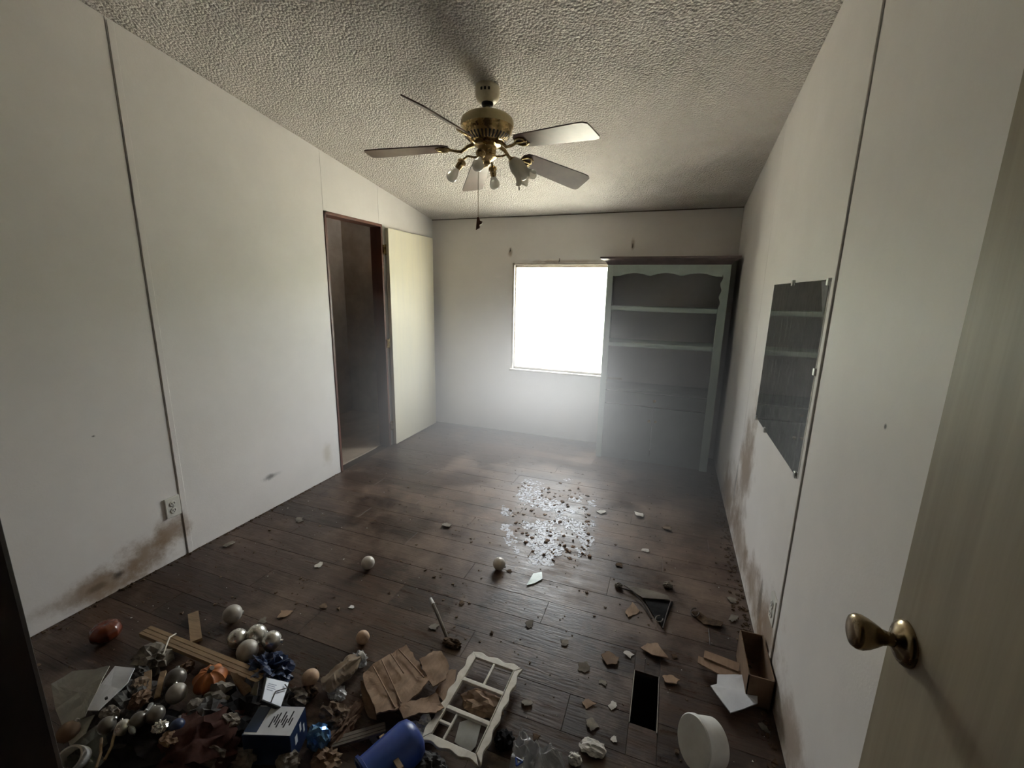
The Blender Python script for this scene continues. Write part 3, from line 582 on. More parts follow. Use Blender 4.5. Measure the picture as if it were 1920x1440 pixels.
# left: white panels
S = [(164, 1333), (190, 1285), (216, 1251), (253, 1254), (240, 1280), (185, 1334)]
o = sheet('plastic_board', 'white plastic panel with two screw holes at the left of the heap', 'panel', S, [.09, .11, .12, .12, .11, .09], .004, M_paper, .004, 3)
for hxx, hyy in ((236, 1267), (199, 1308)):
    c = F(hxx, hyy, .117); k = MB(); k.M = Matrix.Translation(c); k.lathe([(.004, -.006), (.004, .0008)], 12); k.build('screw_hole', M_black, o)
sheet('bent_board', 'bent beige panel beneath the white panel at the left', 'panel', [(96, 1284), (135, 1258), (176, 1257), (206, 1250), (180, 1300), (160, 1345), (120, 1372), (104, 1330)], [.05, .07, .08, .10, .08, .06, .03, .03], .004, M_beige, .012, 5)
sheet('bent_board', 'pale offcut of panel below the white panel at the left edge', 'panel', [(122, 1372), (150, 1350), (178, 1342), (160, 1380), (132, 1402)], [.04, .05, .05, .03, .03], .004, M_beige, .008, 8)
sheet('plastic_sheet', 'dull green-grey plastic sheet at the bottom left corner', 'plastic sheet', [(128, 1440), (125, 1400), (180, 1360), (240, 1375), (262, 1400), (240, 1450), (190, 1470), (140, 1470)], .045, .003, mat('green_grey_plastic', (.13, .135, .11), (.08, .08, .065), .4, nscale=8), .03, 12)
t = MB(); c = F(140, 1425, .05); t.M = axis_matrix(c, (.3, -.5, .8)); t.lathe([(.028, -.05), (.034, -.03), (.036, .03), (.036, .034), (.031, .034), (.030, -.02), (.022, -.04)], 28, True)
tag(t.build('mug', M_white, smooth=50), 'white cup seen by its round rim at the bottom left', 'cup')
# pumpkins
def pumpkin(label, x, y, r, m_, lift=0, ribs=9, depth=.13, stem=True):
    c = F(x, y, lift+r*.8); t = thing('toy_pumpkin', label, 'pumpkin', (c.x, c.y, lift))
    MB().sphere((c.x, c.y, lift+r*.8), r, 72, 24, (1, 1, .8), lambda d, a, tt: 1-depth*abs(math.cos(a*ribs/2))**.6*math.sin(tt)-(.22*math.exp(-(tt/.4)**2))).build('body', m_, t, smooth=80)
    if stem: MB().tube([(c.x, c.y, lift+r*1.2), (c.x+.004, c.y, lift+r*1.5), (c.x+.014, c.y+.004, lift+r*1.75)], [r*.2, r*.14, r*.16], 8).build('stem', M_gwood, t)
pumpkin('small orange ribbed toy pumpkin in the heap below the wood strip', 394, 1274, .056, M_orange, .035)
pumpkin('glossy orange pumpkin with shadow in its colour near the left wall', 198, 1184, .056, M_shadedorange, 0, 10, .05, False)
# black-framed white card, box, blue tub
cn_ = Vector((.55, .39, .74)).normalized(); cp_ = F(515, 1297, .15)
P4 = [C0+ray(x, y)*((cp_-C0).dot(cn_)/ray(x, y).dot(cn_)) for x, y in ((499, 1269), (543, 1279), (527, 1328), (490, 1313))]
cd = thing('framed_card', 'small white card with black rim propped on the printed box', 'card', (P4[0]+P4[2])/2)
nn = (P4[1]-P4[0]).cross(P4[3]-P4[0]).normalized(); nn = nn if nn.y > -2 and nn.z > 0 else -nn
cc = sum(P4, Vector())/4
def quadslab(P, off, th, sc):
    q = [cc+(p-cc)*sc+nn*off for p in P]; return MB().add(q+[p-nn*th for p in q], [(0, 1, 2, 3), (7, 6, 5, 4), (0, 4, 5, 1), (1, 5, 6, 2), (2, 6, 7, 3), (3, 7, 4, 0)])
quadslab(P4, 0, .012, 1).build('frame', M_black, cd, bevel=.002)
face = quadslab(P4, .0012, .002, .92).build('face', mat('glossy_card', (.66, .69, .76), (.58, .61, .68), .5, nscale=5), cd)
for u0, u1, v in ((.15, .5, .25), (.12, .45, .33), (.12, .5, .41), (.12, .4, .5)):
    def Q(u, v_): return P4[0].lerp(P4[1], u).lerp(P4[3].lerp(P4[2], u), v_)+nn*.0016
    a1, b1, c1, d1 = Q(u0, v), Q(u1, v), Q(u1, v+.025), Q(u0, v+.025)
    MB().add([a1, b1, c1, d1]+[p-nn*.0006 for p in (a1, b1, c1, d1)], [(0, 1, 2, 3), (7, 6, 5, 4), (0, 4, 5, 1), (1, 5, 6, 2), (2, 6, 7, 3), (3, 7, 4, 0)]).build('printed_line', M_ink, face)
MB().tube([Q(.45, .95), Q(.5, .55)+nn*.004, Q(.95, .3)+nn*.006, Q(.8, .18)+nn*.004], .0018, 6).build('wire', M_wire, cd)
MB().tube([Q(.1, .02), F(515, 1258, .22), F(524, 1248, .23)], .0015, 6).build('wire', M_wire, cd)
ZT = .125
bt = px([(452, 1379), (528, 1324), (610, 1326), (543, 1382)], ZT)
v0 = bt[3]; eu = bt[0]-bt[3]; ev = bt[2]-bt[3]; ev = ev-eu.normalized()*ev.dot(eu.normalized())
bx = thing('printed_box', 'navy printed carton with white top in the middle of the heap', 'box', (v0+eu/2+ev/2)*1-Vector((0, 0, ZT)))
def bp_(u, v, z): p = v0+eu*u+ev*v; return Vector((p.x, p.y, z))
def bslab(u0, u1, v0_, v1, z0, z1): 
    q = [bp_(u0, v0_, z0), bp_(u1, v0_, z0), bp_(u1, v1, z0), bp_(u0, v1, z0), bp_(u0, v0_, z1), bp_(u1, v0_, z1), bp_(u1, v1, z1), bp_(u0, v1, z1)]
    fs = [(3, 2, 1, 0), (4, 5, 6, 7), (0, 1, 5, 4), (1, 2, 6, 5), (2, 3, 7, 6), (3, 0, 4, 7)]
    return MB().add(q, [f[::-1] for f in fs])
bslab(0, 1, 0, 1, .01, ZT).build('carton', M_navy, bx, bevel=.002)
lab = bslab(.0, .97, .03, .97, ZT, ZT+.0012).build('top_label', M_paper, bx)
for k in range(9):
    u = .12+.05*k; a_ = .35+.09*math.sin(k*2.1); ln_ = .25+.15*math.sin(k*1.3)**2
    bslab(u, u+.028, a_, a_+ln_, ZT+.0012, ZT+.0017).build('printed_mark', M_print, lab)
bslab(.72, .98, .1, .95, ZT+.0012, ZT+.0018).build('printed_band', M_navy, lab)
for vv, zz, ww in ((.25, .06, .14), (.55, .075, .10), (.75, .05, .08)): bslab(-.004, 0, vv, vv+ww, zz, zz+.03).build('side_print', M_paper, bx)
wad('foil_wrapper', 'crumpled bright blue foil against the right side of the printed box', 'wrapper', 596, 1385, (.035, .03, .045), M_bluefoil, 21)
tb = thing('blue_tub', 'deep blue plastic tub tipped over at the bottom of the picture', 'tub', F(740, 1420))
k = MB(); k.M = axis_matrix(F(742, 1415, .075), (-.35, -.75, -.15)); pf = [(.01, -.085), (.035, -.083), (.055, -.072), (.064, -.05), (.068, .09), (.072, .09), (.072, .10), (.066, .10), (.062, -.04), (.04, -.07), (.01, -.075)]
k.lathe(pf, 40, True); k.build('shell', M_blue, tb, smooth=40)
k = MB(); k.M = axis_matrix(F(742, 1415, .075), (-.35, -.75, -.15)); k.lathe([(.070, .086), (.076, .088), (.076, .096), (.070, .098)], 40, True); k.build('rim', M_blue, tb, smooth=40)
# cardboard pieces
def z(poly, base): return base
card = sheet('cardboard_sheet', 'large torn sheet of brown cardboard with ridges in the middle foreground', 'cardboard', [(680, 1262), (722, 1232), (762, 1210), (785, 1243), (806, 1278), (780, 1305), (741, 1332), (706, 1342), (690, 1300)], [.03, .035, .04, .045, .05, .05, .055, .05, .04], .006, M_card, .01, 31, .004, rings=6, split=6)
for a1, b1 in (((700, 1250), (741, 1327)), ((716, 1238), (752, 1318)), ((733, 1226), (757, 1262)), ((748, 1218), (795, 1270))):
    A_, B_ = F(*a1, .050), F(*b1, .062); MB().tube([A_, A_.lerp(B_, .5)+Vector((0, 0, .001)), B_], .0028, 6).build('fold_ridge', M_card, card)
sheet('cardboard_scrap', 'torn cardboard scrap curling right of the large sheet', 'cardboard', [(786, 1238), (800, 1232), (812, 1222), (828, 1224), (843, 1250), (836, 1275), (812, 1288), (796, 1262)], .055, .005, M_card, .012, 33, .003)
sheet('cardboard_scrap', 'narrow cardboard strip under the white frame', 'cardboard', [(816, 1298), (838, 1258), (856, 1257), (852, 1290), (832, 1322)], .03, .005, M_card, .01, 34, .003)
sheet('cardboard_scrap', 'ragged cardboard flap below the large sheet', 'cardboard', [(744, 1328), (780, 1314), (817, 1300), (832, 1330), (816, 1341), (785, 1340), (756, 1350)], .045, .005, M_card, .012, 35, .004)
sheet('cardboard_scrap', 'dark torn cardboard edge left of the large sheet', 'cardboard', [(676, 1280), (686, 1276), (704, 1310), (706, 1350), (690, 1345), (678, 1305)], .015, .004, M_card2, .01, 36, .004)
wad('crumpled_paper', 'brown crumpled paper seen through the white frame', 'paper', 905, 1318, (.075, .045, .022), M_card, 41, .5)
sheet('white_card_scrap', 'pale card scrap seen through the lower panes of the white frame', 'card', [(862, 1355), (885, 1348), (902, 1360), (892, 1400), (880, 1412), (852, 1392)], .006, .002, M_beige, .002, 42)
# white multi-opening frame
fr = thing('photo_frame', 'ornate white plastic collage frame with scalloped edges and no glass', 'picture frame', (-.55, 1.22, .03))
TLc, TRc, BLc = F(887, 1220, .045), F(978, 1252, .045), F(812, 1386, .045)
eu = (TRc-TLc); FW = eu.length; eu.normalize(); ev = (BLc-TLc); ev = (ev-eu*ev.dot(eu)); FH = ev.length; ev.normalize(); FH += .01
ez_ = eu.cross(ev)
def fpart(name, poly, z0=-.012, z1=0.0, m_=None):
    b = MB(); b.M = Matrix(((eu.x, ev.x, -ez_.x, TLc.x), (eu.y, ev.y, -ez_.y, TLc.y), (eu.z, ev.z, -ez_.z, TLc.z), (0, 0, 0, 1)))
    b.prism(poly, z0, z1, 'z')
    b.f = [f[::-1] for f in b.f]; return b.build(name, m_ or M_offwhite, fr, bevel=.002)
bw = .024
def wav(n_, ln_): return [(ln_*i/(n_*6), .0045*math.cos(2*PI*i/6)) for i in range(n_*6+1)]
fpart('rail', [(a, b_-.002) for a, b_ in wav(3, FW)]+[(FW-bw*.9, bw), (bw*.9, bw)])
fpart('rail', [(a, FH+b_+.002) for a, b_ in wav(3, FW)]+[(FW-bw*.9, FH-bw), (bw*.9, FH-bw)])
fpart('rail', [(b_-.002, a) for a, b_ in wav(5, FH)]+[(bw*.9, FH-bw), (bw*.9, bw)])
fpart('rail', [(FW+b_+.002, a) for a, b_ in wav(5, FH)]+[(FW-bw*.9, FH-bw), (FW-bw*.9, bw)])
fpart('inner_lip', [(bw*.9, bw), (bw*.9+.004, bw), (bw*.9+.004, FH-bw), (bw*.9, FH-bw)], -.012, .003); fpart('inner_lip', [(FW-bw*.9-.004, bw), (FW-bw*.9, bw), (FW-bw*.9, FH-bw), (FW-bw*.9-.004, FH-bw)], -.012, .003)
y1_, y2_ = FH*.345, FH*.665
for yy in (y1_, y2_): fpart('bar', [(bw*.8, yy-.008), (FW-bw*.8, yy-.008), (FW-bw*.8, yy+.008), (bw*.8, yy+.008)], -.010, .002)
fpart('divider', [(FW*.5-.005, bw), (FW*.5+.005, bw), (FW*.5+.005, y1_), (FW*.5-.005, y1_)], -.010, -.001)
fpart('divider', [(FW*.33-.004, y2_), (FW*.33+.004, y2_), (FW*.33+.004, FH-bw), (FW*.33-.004, FH-bw)], -.010, -.001)
ym = (y2_+FH-bw)/2; fpart('divider', [(bw*.8, ym-.005), (FW*.33, ym-.005), (FW*.33, ym+.005), (bw*.8, ym+.005)], -.010, -.001)
# clear bag with blue mark
o = sheet('plastic_bag', 'crumpled clear plastic bag with blue print at the bottom of the picture', 'plastic bag', [(980, 1362), (1000, 1392), (1026, 1392), (1050, 1415), (1072, 1450), (1020, 1475), (965, 1470), (955, 1430), (962, 1392)], [.10, .08, .07, .06, .03, .03, .04, .07, .09], .0015, M_clear, .015, 52, rings=14, split=10, crease=.028)
c = F(972, 1428, .115)
for k in range(3):
    a = 2*PI*k/3+.4; b_ = a+2*PI/3; MB().tube([c+Vector((math.cos(a), math.sin(a), 0))*.013, c+Vector((math.cos(b_), math.sin(b_), 0))*.013], .003, 6).build('blue_print', M_blue, o)
sheet('plastic_bag', 'smaller pale fold of clear plastic over the blue printed bag', 'plastic bag', [(962, 1392), (990, 1380), (1008, 1402), (1022, 1440), (996, 1462), (972, 1440)], [.10, .11, .10, .08, .06, .09], .0015, mat('white_film', (.66, .67, .70), (.5, .5, .52), .3, nscale=14, alpha=.7), .015, 57, rings=12, split=9, crease=.03)
# drywall lumps
wad('plaster_lump', 'pale plaster lump right of the clear bag', 'plaster', 1112, 1402, (.040, .026, .013), M_plaster, 61, .5)
wad('plaster_lump', 'small pale plaster lump beside the clear bag', 'plaster', 1078, 1423, (.02, .018, .015), M_plaster, 62, .4)
# white round tub lid standing on edge
c = F(1318, 1392, .078); rt = thing('round_white_tub', 'round white plastic tub standing on its edge near the right wall', 'tub', (c.x, c.y, 0))
axd = Vector((-.80, -.50, .30)); k = MB(); k.M = axis_matrix(c-axd.normalized()*.0, axd, (0, 0, 1))
k.lathe([(.066, -.042), (.071, -.039), (.073, .020), (.0755, .022), (.0765, .026), (.0765, .036), (.073, .040), (.05, .041), (.01, .041)], 48); k.build('body', M_white, rt, smooth=35)
k = MB(); k.M = axis_matrix(c, axd, (0, 0, 1)); k.box(-.05, -.035, -.085, -.07, -.012, .0); k.build('tab', M_white, rt)
# cardboard box and sheets by the right wall
e = thing('cardboard_box', 'open brown cardboard box against the foot of the right wall', 'box', (.42, 1.68, 0))
X0, X1, Y0, Y1, HZ = .385, .472, 1.565, 1.80, .13
MB().box(X0, X0+.004, Y0, Y1, .002, HZ).build('side', M_card2, e); MB().box(X1-.004, X1, Y0, Y1, .002, HZ).build('side', M_card2, e)
MB().box(X0, X1, Y0, Y0+.004, .002, HZ).build('end', M_card2, e); MB().box(X0, X1, Y1-.004, Y1, .002, HZ).build('end', M_card2, e)
MB().box(X0, X1, Y0, Y1, .001, .005).build('base', M_card2, e)
sheet('cardboard_strip', 'tan cardboard strip behind the white sheet by the box', 'cardboard', [(1321, 1221), (1387, 1245), (1384, 1260), (1319, 1234)], .035, .005, M_card, .003, 71)
sheet('cardboard_strip', 'tan cardboard strip half under the white sheet by the box', 'cardboard', [(1309, 1232), (1352, 1247), (1393, 1262), (1387, 1272), (1350, 1267), (1308, 1244)], .028, .005, M_card, .003, 72)
sheet('white_sheet', 'stiff white sheet lying in front of the cardboard box', 'sheet', [(1345, 1266), (1406, 1267), (1420, 1303), (1420, 1321), (1369, 1338), (1332, 1287), (1344, 1283)], [.03, .04, .045, .045, .03, .03, .03], .004, M_paper, .004, 73)
# mid-floor pieces
sheet('cardboard_scrap', 'torn tan cardboard scrap behind the floor hole', 'cardboard', [(1201, 1214), (1214, 1206), (1232, 1206), (1240, 1218), (1254, 1235), (1222, 1228)], .01, .004, M_card, .008, 81, .003)
sheet('cardboard_scrap', 'brown cardboard scrap left of the floor hole', 'cardboard', [(1126, 1228), (1142, 1222), (1160, 1233), (1158, 1245), (1138, 1247)], .006, .003, M_card2, .006, 82, .003)
sheet('cardboard_scrap', 'small brown scrap at the right rim of the floor hole', 'cardboard', [(1242, 1268), (1258, 1265), (1274, 1276), (1268, 1283), (1246, 1280)], .008, .004, M_card, .006, 83, .003)
sheet('glass_shard', 'pale green shard lying on the floor in front of the white flakes', 'shard', [(987, 1098), (1000, 1076), (1016, 1073), (1017, 1086), (1002, 1094)], .004, .003, mat('green_shard', (.62, .72, .66), (.5, .6, .54), .3), .002, 84, split=2)
o = thing('stick', 'dark stick with white tip leaning on the floor behind the cardboard', 'stick', F(826, 1165))
pts = [F(838, 1196, .008), F(830, 1175, .03), F(818, 1146, .05), F(812, 1133, .06)]
MB().tube(pts, [.007, .008, .008, .008], 8).build('shaft', M_gwood, o); MB().tube([pts[-1], F(807, 1122, .066)], [.009, .007], 8).build('tip', M_white, o)
wad('mud_clump', 'dark earthy clump at the foot of the stick', 'clump', 848, 1206, (.04, .022, .013), M_dirt, 91, .6)
tri = thing('broken_mat', 'torn black triangular mat with wires on the floor left of the right wall', 'mat', F(1236, 1140))
MB().sheet(px([(1206, 1122), (1232, 1124), (1262, 1128), (1254, 1152), (1243, 1178), (1222, 1150)], .004), .004, .006, 92).build('mat', M_darkfab, tri)
MB().tube(px([(1160, 1101), (1185, 1108), (1206, 1130), (1222, 1160)], [.012, .016, .014, .006]), .004, 6).build('wire', M_wire, tri)
MB().tube(px([(1258, 1128), (1250, 1152), (1243, 1178)], .012), .003, 6).build('wire', M_wire, tri)
MB().tube([F(1236+7*math.cos(a), 1160+6*math.sin(a), .014) for a in [i*.45 for i in range(12)]], .0022, 6).build('curl', M_lip, tri)
MB().sheet(px([(1170, 1098), (1215, 1106), (1252, 1118), (1256, 1126), (1205, 1122)], .010), .004, .006, 93).build('flap', M_gwood, tri)
wad('mud_clump', 'small pale clump at the tip of the black mat wire', 'clump', 1160, 1098, (.018, .015, .013), M_wad, 94)
wad('mud_clump', 'pale dirt clump behind the black mat', 'clump', 1252, 1097, (.022, .018, .014), M_wad, 95)
sheet('paper_scrap', 'pale torn paper left of the black mat', 'paper', [(1172, 1148), (1186, 1130), (1200, 1145), (1196, 1150), (1178, 1157)], .004, .002, M_card, .005, 96, .003)
sheet('dirt_strip', 'curled brown strip on the floor near the right wall', 'strip', [(1296, 1150), (1310, 1146), (1330, 1160), (1356, 1168), (1352, 1178), (1320, 1170)], .006, .004, M_dirt, .012, 97, .004)
MB_ = MB().tube([F(1303+8*math.cos(a), 1148+8*math.sin(a), .012) for a in [i*.5 for i in range(11)]], .003, 6).build('wire_curl', M_wire); tag(MB_, 'small curl of wire on the floor near the right wall', 'wire')
# heap items
wad('dark_garment', 'black cloth heaped at the bottom left of the picture', 'cloth', 300, 1408, (.17, .10, .05), M_darkfab, 101, .5, 4, smooth=70)
wad('dark_garment', 'maroon cloth heaped in front of the black cloth', 'cloth', 375, 1405, (.14, .12, .06), M_redfab, 102, .5, 4, smooth=70)
wad('dark_garment', 'dark brown cloth bunched between pumpkin and white panel', 'cloth', 245, 1325, (.13, .08, .045), M_greyfab, 103, .6, 4)
wad('dark_garment', 'dark cloth under the framed card and box', 'cloth', 455, 1345, (.16, .12, .05), M_darkfab, 104, .6, 4)
wad('ribbon_bow', 'dingy grey ribbon bow on the heap behind the pair of sticks', 'ribbon', 286, 1237, (.065, .05, .045), M_wad, 105, .8, 3)
MB_ = MB().tube([F(330, 1188, .055), F(318, 1195, .075), F(311, 1213, .085), F(306, 1228, .08)], .0028, 6).build('string', M_offwhite); tag(MB_, 'loop of pale string over the long wood strip', 'string')
wad('plastic_wrap', 'brownish crumpled cellophane in the heap beside the white panel', 'wrap', 262, 1290, (.035, .03, .025), M_brfilm, 106, .8, lift=.04)
wad('plastic_bag', 'crumpled navy plastic behind the framed card', 'plastic bag', 505, 1258, (.09, .06, .045), M_navy, 107, .7, 4)
wad('crumpled_paper', 'grey crumpled paper in front of the pumpkin', 'paper', 411, 1308, (.06, .045, .04), M_wad, 108, .6, lift=.02)
wad('crumpled_paper', 'grey crumpled paper at the middle of the heap', 'paper', 392, 1345, (.065, .05, .04), M_greyfab, 109, .7, lift=.03)
wad('crumpled_paper', 'long pale crumpled wad at the bottom of the heap', 'paper', 395, 1412, (.06, .03, .02), M_wad, 110, .6, lift=.06)
wad('crumpled_paper', 'pale crumpled wad at the bottom edge below the box', 'paper', 540, 1428, (.035, .028, .02), M_wad, 111, .5, lift=.03)
wad('crumpled_paper', 'beige crumpled wad right of the framed card', 'paper', 556, 1308, (.045, .03, .022), M_wad, 112, .6)
sheet('curved_slat', 'curved reddish-brown slat beside the framed card', 'slat', [(432, 1270), (446, 1268), (470, 1290), (482, 1318), (470, 1322), (448, 1296)], [.10, .10, .09, .06, .06, .08], .004, M_card2, .01, 113, curl=.02)
sheet('bone_strip', 'pale curved strip left of the framed card', 'strip', [(478, 1282), (486, 1280), (482, 1305), (470, 1325), (455, 1332), (468, 1308)], [.11, .11, .09, .07, .06, .08], .004, M_wad, .006, 114)
MB_ = MB().sphere(F(582, 1270, .045), .030, 28, 18, (1.05, 1.05, .9), lambda d, a, t: 1+.02*noise.noise(d*6)).build('ball', M_tanball, smooth=80); tag(MB_, 'dirty tan ball right of the framed card', 'ball')
wad('mud_clump', 'crumpled brown stem under the dirty tan ball', 'clump', 580, 1296, (.03, .025, .02), M_dirt, 115)
bt_ = thing('plastic_bottle', 'squashed brownish clear plastic bottle left of the cardboard', 'plastic bottle', F(645, 1265))
A_, B_ = F(608, 1288, .035), F(676, 1232, .045); k = MB(); k.M = axis_matrix(A_, B_-A_, (0, 0, 1)); LB = (B_-A_).length
def squash(j, a_, r, z_):
    n_ = noise.noise(Vector((math.cos(a_)*1.6, math.sin(a_)*1.6, z_*22))); return r*(1+.45*n_)*(1-.28*abs(math.cos(a_))), z_+.006*math.sin(3*a_+z_*40)
k.lathe([(.018, 0), (.030, .004)]+[(.034+.002*(i % 2), .012+(LB-.05)*i/14) for i in range(15)]+[(.030, LB-.03), (.020, LB-.012), (.015, LB)], 40, False, squash); k.build('body', M_brfilm, bt_, smooth=25)
k = MB(); k.M = axis_matrix(B_, B_-A_, (0, 0, 1)); k.lathe([(.016, -.004), (.017, .0), (.017, .012), (.014, .014)], 24); k.build('cap', M_white, bt_, smooth=40)
wad('plastic_wrap', 'shiny crumpled end of the squashed bottle', 'wrap', 674, 1236, (.030, .028, .03), M_clear, 117, .7)
wad('plastic_wrap', 'thin clear scraps below the squashed bottle', 'wrap', 632, 1300, (.035, .025, .015), M_clear, 118, .9)
wad('bark_piece', 'lacy strip of bark right of the printed box', 'bark', 647, 1358, (.03, .075, .018), M_bark, 119, .8, 4, fq=5)
wad('dead_leaves', 'grey-brown crumpled leaves above the printed box', 'leaves', 628, 1340, (.05, .035, .025), M_bits, 120, .9)
wad('plastic_wrap', 'small white plastic cap beside the cardboard flap', 'wrap', 797, 1352, (.018, .02, .02), M_white, 121, .3)
wad('plastic_wrap', 'dull grey wrap between cardboard flap and white frame', 'wrap', 785, 1372, (.045, .03, .02), M_clear, 122, .8)
wad('dead_leaves', 'brown leaf scraps at the bottom left of the blue tub', 'leaves', 612, 1426, (.045, .035, .02), M_card2, 123, .9)
wad('dark_garment', 'brown cloth at the foot of the white frame', 'cloth', 800, 1440, (.06, .04, .03), M_greyfab, 124, .6, 4)
wad('dark_garment', 'black rag right of the white frame foot', 'cloth', 945, 1388, (.03, .03, .02), M_darkfab, 125, .7)
for i, (x, y, r, lf, m_, lb) in enumerate(((329, 1272, .034, .05, M_smoky, 'smoky dark bauble in the heap right of the pair of sticks'), (331, 1300, .032, .05, M_dull, 'pale grey bauble in the heap below the smoky one'), (200, 1360, .024, .09, M_smoky, 'small smoky bauble below the white panel'),
        (230, 1364, .022, .09, M_silver, 'small shiny bauble among the smoky ones below the white panel'), (260, 1350, .024, .09, M_smoky, 'small smoky bauble at the edge of the black cloth'), (332, 1362, .022, .08, M_navy, 'small dark blue bauble in the middle of the heap'), (292, 1340, .026, .09, M_smoky, 'grey bauble above the black cloth'), (128, 1372, .030, .02, M_card2, 'brown ball beside the near door jamb'))):
    ball(lb, x, y, r, m_, lf, (random.uniform(-1, 1), .4, .3), 'baubles in the heap')
for i, (x0, y0, x1, y1) in enumerate(((180, 1440, 190, 1385), (196, 1425, 215, 1372), (345, 1440, 360, 1390), (420, 1400, 442, 1372))):
    o = MB().tube([F(x0, y0, .09), F((x0+x1)/2+4, (y0+y1)/2, .10), F(x1, y1, .08)], .004, 6).build('twig', M_wood if i < 2 else M_redfab); tag(o, ('thin pale twig nearest the white cup at the bottom left', 'thin pale twig on the green-grey plastic, right of its twin', 'dark twig on the maroon cloth at the bottom edge', 'dark twig leaning toward the printed box')[i], 'twig', 'twigs on the heap')
extra = (('pine_cone', 'brown pine cone between the white panel and the pair of sticks', 'pine cone', 262, 1312, (.024, .030, .022), M_bark, .08), ('pine_cone', 'brown pine cone beside the smoky bauble in the heap', 'pine cone', 350, 1252, (.022, .026, .02), M_bark, .02),
         ('dead_leaf', 'curled brown leaf on the black cloth', 'leaf', 318, 1385, (.03, .02, .008), M_card2, .10), ('dead_leaf', 'pale curled leaf left of the printed box', 'leaf', 432, 1350, (.032, .02, .01), M_wad, .09), ('dead_leaf', 'grey curled leaf below the pumpkin', 'leaf', 368, 1322, (.03, .022, .012), M_wad, .07),
         ('dead_leaf', 'brown leaf lying by the long wood strip end', 'leaf', 300, 1210, (.035, .022, .01), M_bark, .01), ('crumpled_paper', 'small grey wad at the foot of the ribbon bow', 'paper', 262, 1262, (.03, .025, .02), M_greyfab, .03), ('crumpled_paper', 'pale wad under the white panel corner', 'paper', 205, 1338, (.03, .022, .016), M_wad, .07),
         ('crumpled_paper', 'dingy wad at the bottom edge beside the maroon cloth', 'paper', 455, 1422, (.04, .03, .025), M_wad, .03), ('foil_scrap', 'silvery foil scrap on the dark cloth in the heap', 'foil', 300, 1362, (.022, .018, .012), M_silver, .10))
for i, (nm, lb, ct, x, y, sz, m_, lf) in enumerate(extra): wad(nm, lb, ct, x, y, sz, m_, 300+i, .7, 3, None, lf, fq=3.5 if nm == 'pine_cone' else 2.2)
for i, (x0, y0, x1, y1, lb) in enumerate(((236, 1352, 252, 1376, 'clear glass icicle lying right of the small shiny bauble'), (272, 1338, 286, 1318, 'clear glass icicle below the pair of sticks'))):
    a_, b_ = F(x0, y0, .115), F(x1, y1, .115); o = MB(); o.M = axis_matrix(a_, b_-a_, (0, 0, 1)); ln_ = (b_-a_).length
    o.lathe([(.002, 0), (.005, ln_*.2), (.007, ln_*.35), (.006, ln_*.5), (.009, ln_*.7), (.008, ln_*.85), (.003, ln_)], 12); tag(o.build('glass_icicle', mat('clear_glass_%d' % i, (.8, .8, .78), rough=.08, trans=.7), smooth=60), lb, 'ornament')
# loose chips, each a piece of its own
chips = [(597, 1060, 9, M_plaster, 'white plaster crumb left of the pearly bauble'), (533, 1152, 13, M_card, 'folded tan paper scrap behind the bauble cluster'), (492, 1163, 9, M_wad, 'brown scrap just behind the bauble cluster'), (660, 1137, 6, M_white, 'tiny white capsule on the floor'),
         (606, 1138, 8, M_bits, 'brown crumb in the open floor left of the stick'), (993, 1170, 9, M_wad, 'pale splinter in front of the green shard'), (1058, 1204, 8, M_wad, 'pale upright crumb in the middle floor'), (1210, 1032, 7, M_plaster, 'small white crumb right of the flakes'), (1198, 966, 10, M_plaster, 'cluster of white crumbs near the cabinet'),
         (1128, 960, 9, M_plaster, 'white crumb right of the flake patch'), (837, 984, 9, M_wad, 'pale crumb left of the flake patch'), (1250, 991, 11, M_bits, 'dark leaf scrap near the right wall'), (866, 1130, 7, M_dirt, 'dark crumb right of the stick'), (815, 1175, 9, M_wad, 'pale crumb at the left of the stick'), (955, 1070, 6, M_dirt, 'dark crumb beside the pearly bauble'),
         (1092, 1250, 14, M_wad, 'grey scrap left of the brown cardboard scrap'), (1112, 1360, 13, M_wad, 'grey paper scrap behind the plaster lump'), (1178, 1225, 9, M_plaster, 'white crumbs behind the floor hole'), (1148, 1322, 9, M_plaster, 'white crumb left of the floor hole'), (1130, 1278, 8, M_wad, 'pale curl left of the floor hole'), (1105, 1318, 11, M_card, 'tan scrap in the dirty patch'), (1150, 1386, 7, M_plaster, 'white crumb behind the plaster lump tip'),
         (1370, 1124, 11, M_wad, 'straw scrap near the foot of the right wall'), (990, 1318, 10, M_wad, 'grey crumb right of the white frame'), (1005, 1380, 8, M_dirt, 'dark crumb above the clear bag'), (430, 1020, 10, M_wad, 'pale dust scrap by the left wall'), (560, 975, 9, M_wad, 'pale scrap near the left wall skirting'), (1160, 1058, 8, M_dirt, 'dark speck in the middle of the right floor'), (700, 1385, 9, M_wad, 'pale crumb beside the grey slat'), (1375, 1160, 10, M_wad, 'brown crumb against the mouldy wall foot'),
         (1435, 1365, 10, M_wad, 'pale crumb at the foot of the right wall near the box'), (1265, 1230, 7, M_dirt, 'dark crumb behind the floor hole')]
for i, (x, y, r, m_, lb) in enumerate(chips):
    c = F(x, y, .004); s_ = r/810*(c-C0).dot(fw); rn = random.Random(i+500)
    out = [c+Vector((math.cos(a), math.sin(a), 0))*s_*rn.uniform(.55, 1.25) for a in [2*PI*k/7+rn.uniform(-.3, .3) for k in range(7)]]
    o = MB().sheet(out, s_*.10, s_*.45, i+200, s_*.14, 3, 3).build('debris_chip', m_); o.location.z = .0005; tag(o, lb, 'debris', 'loose chips on the floor')
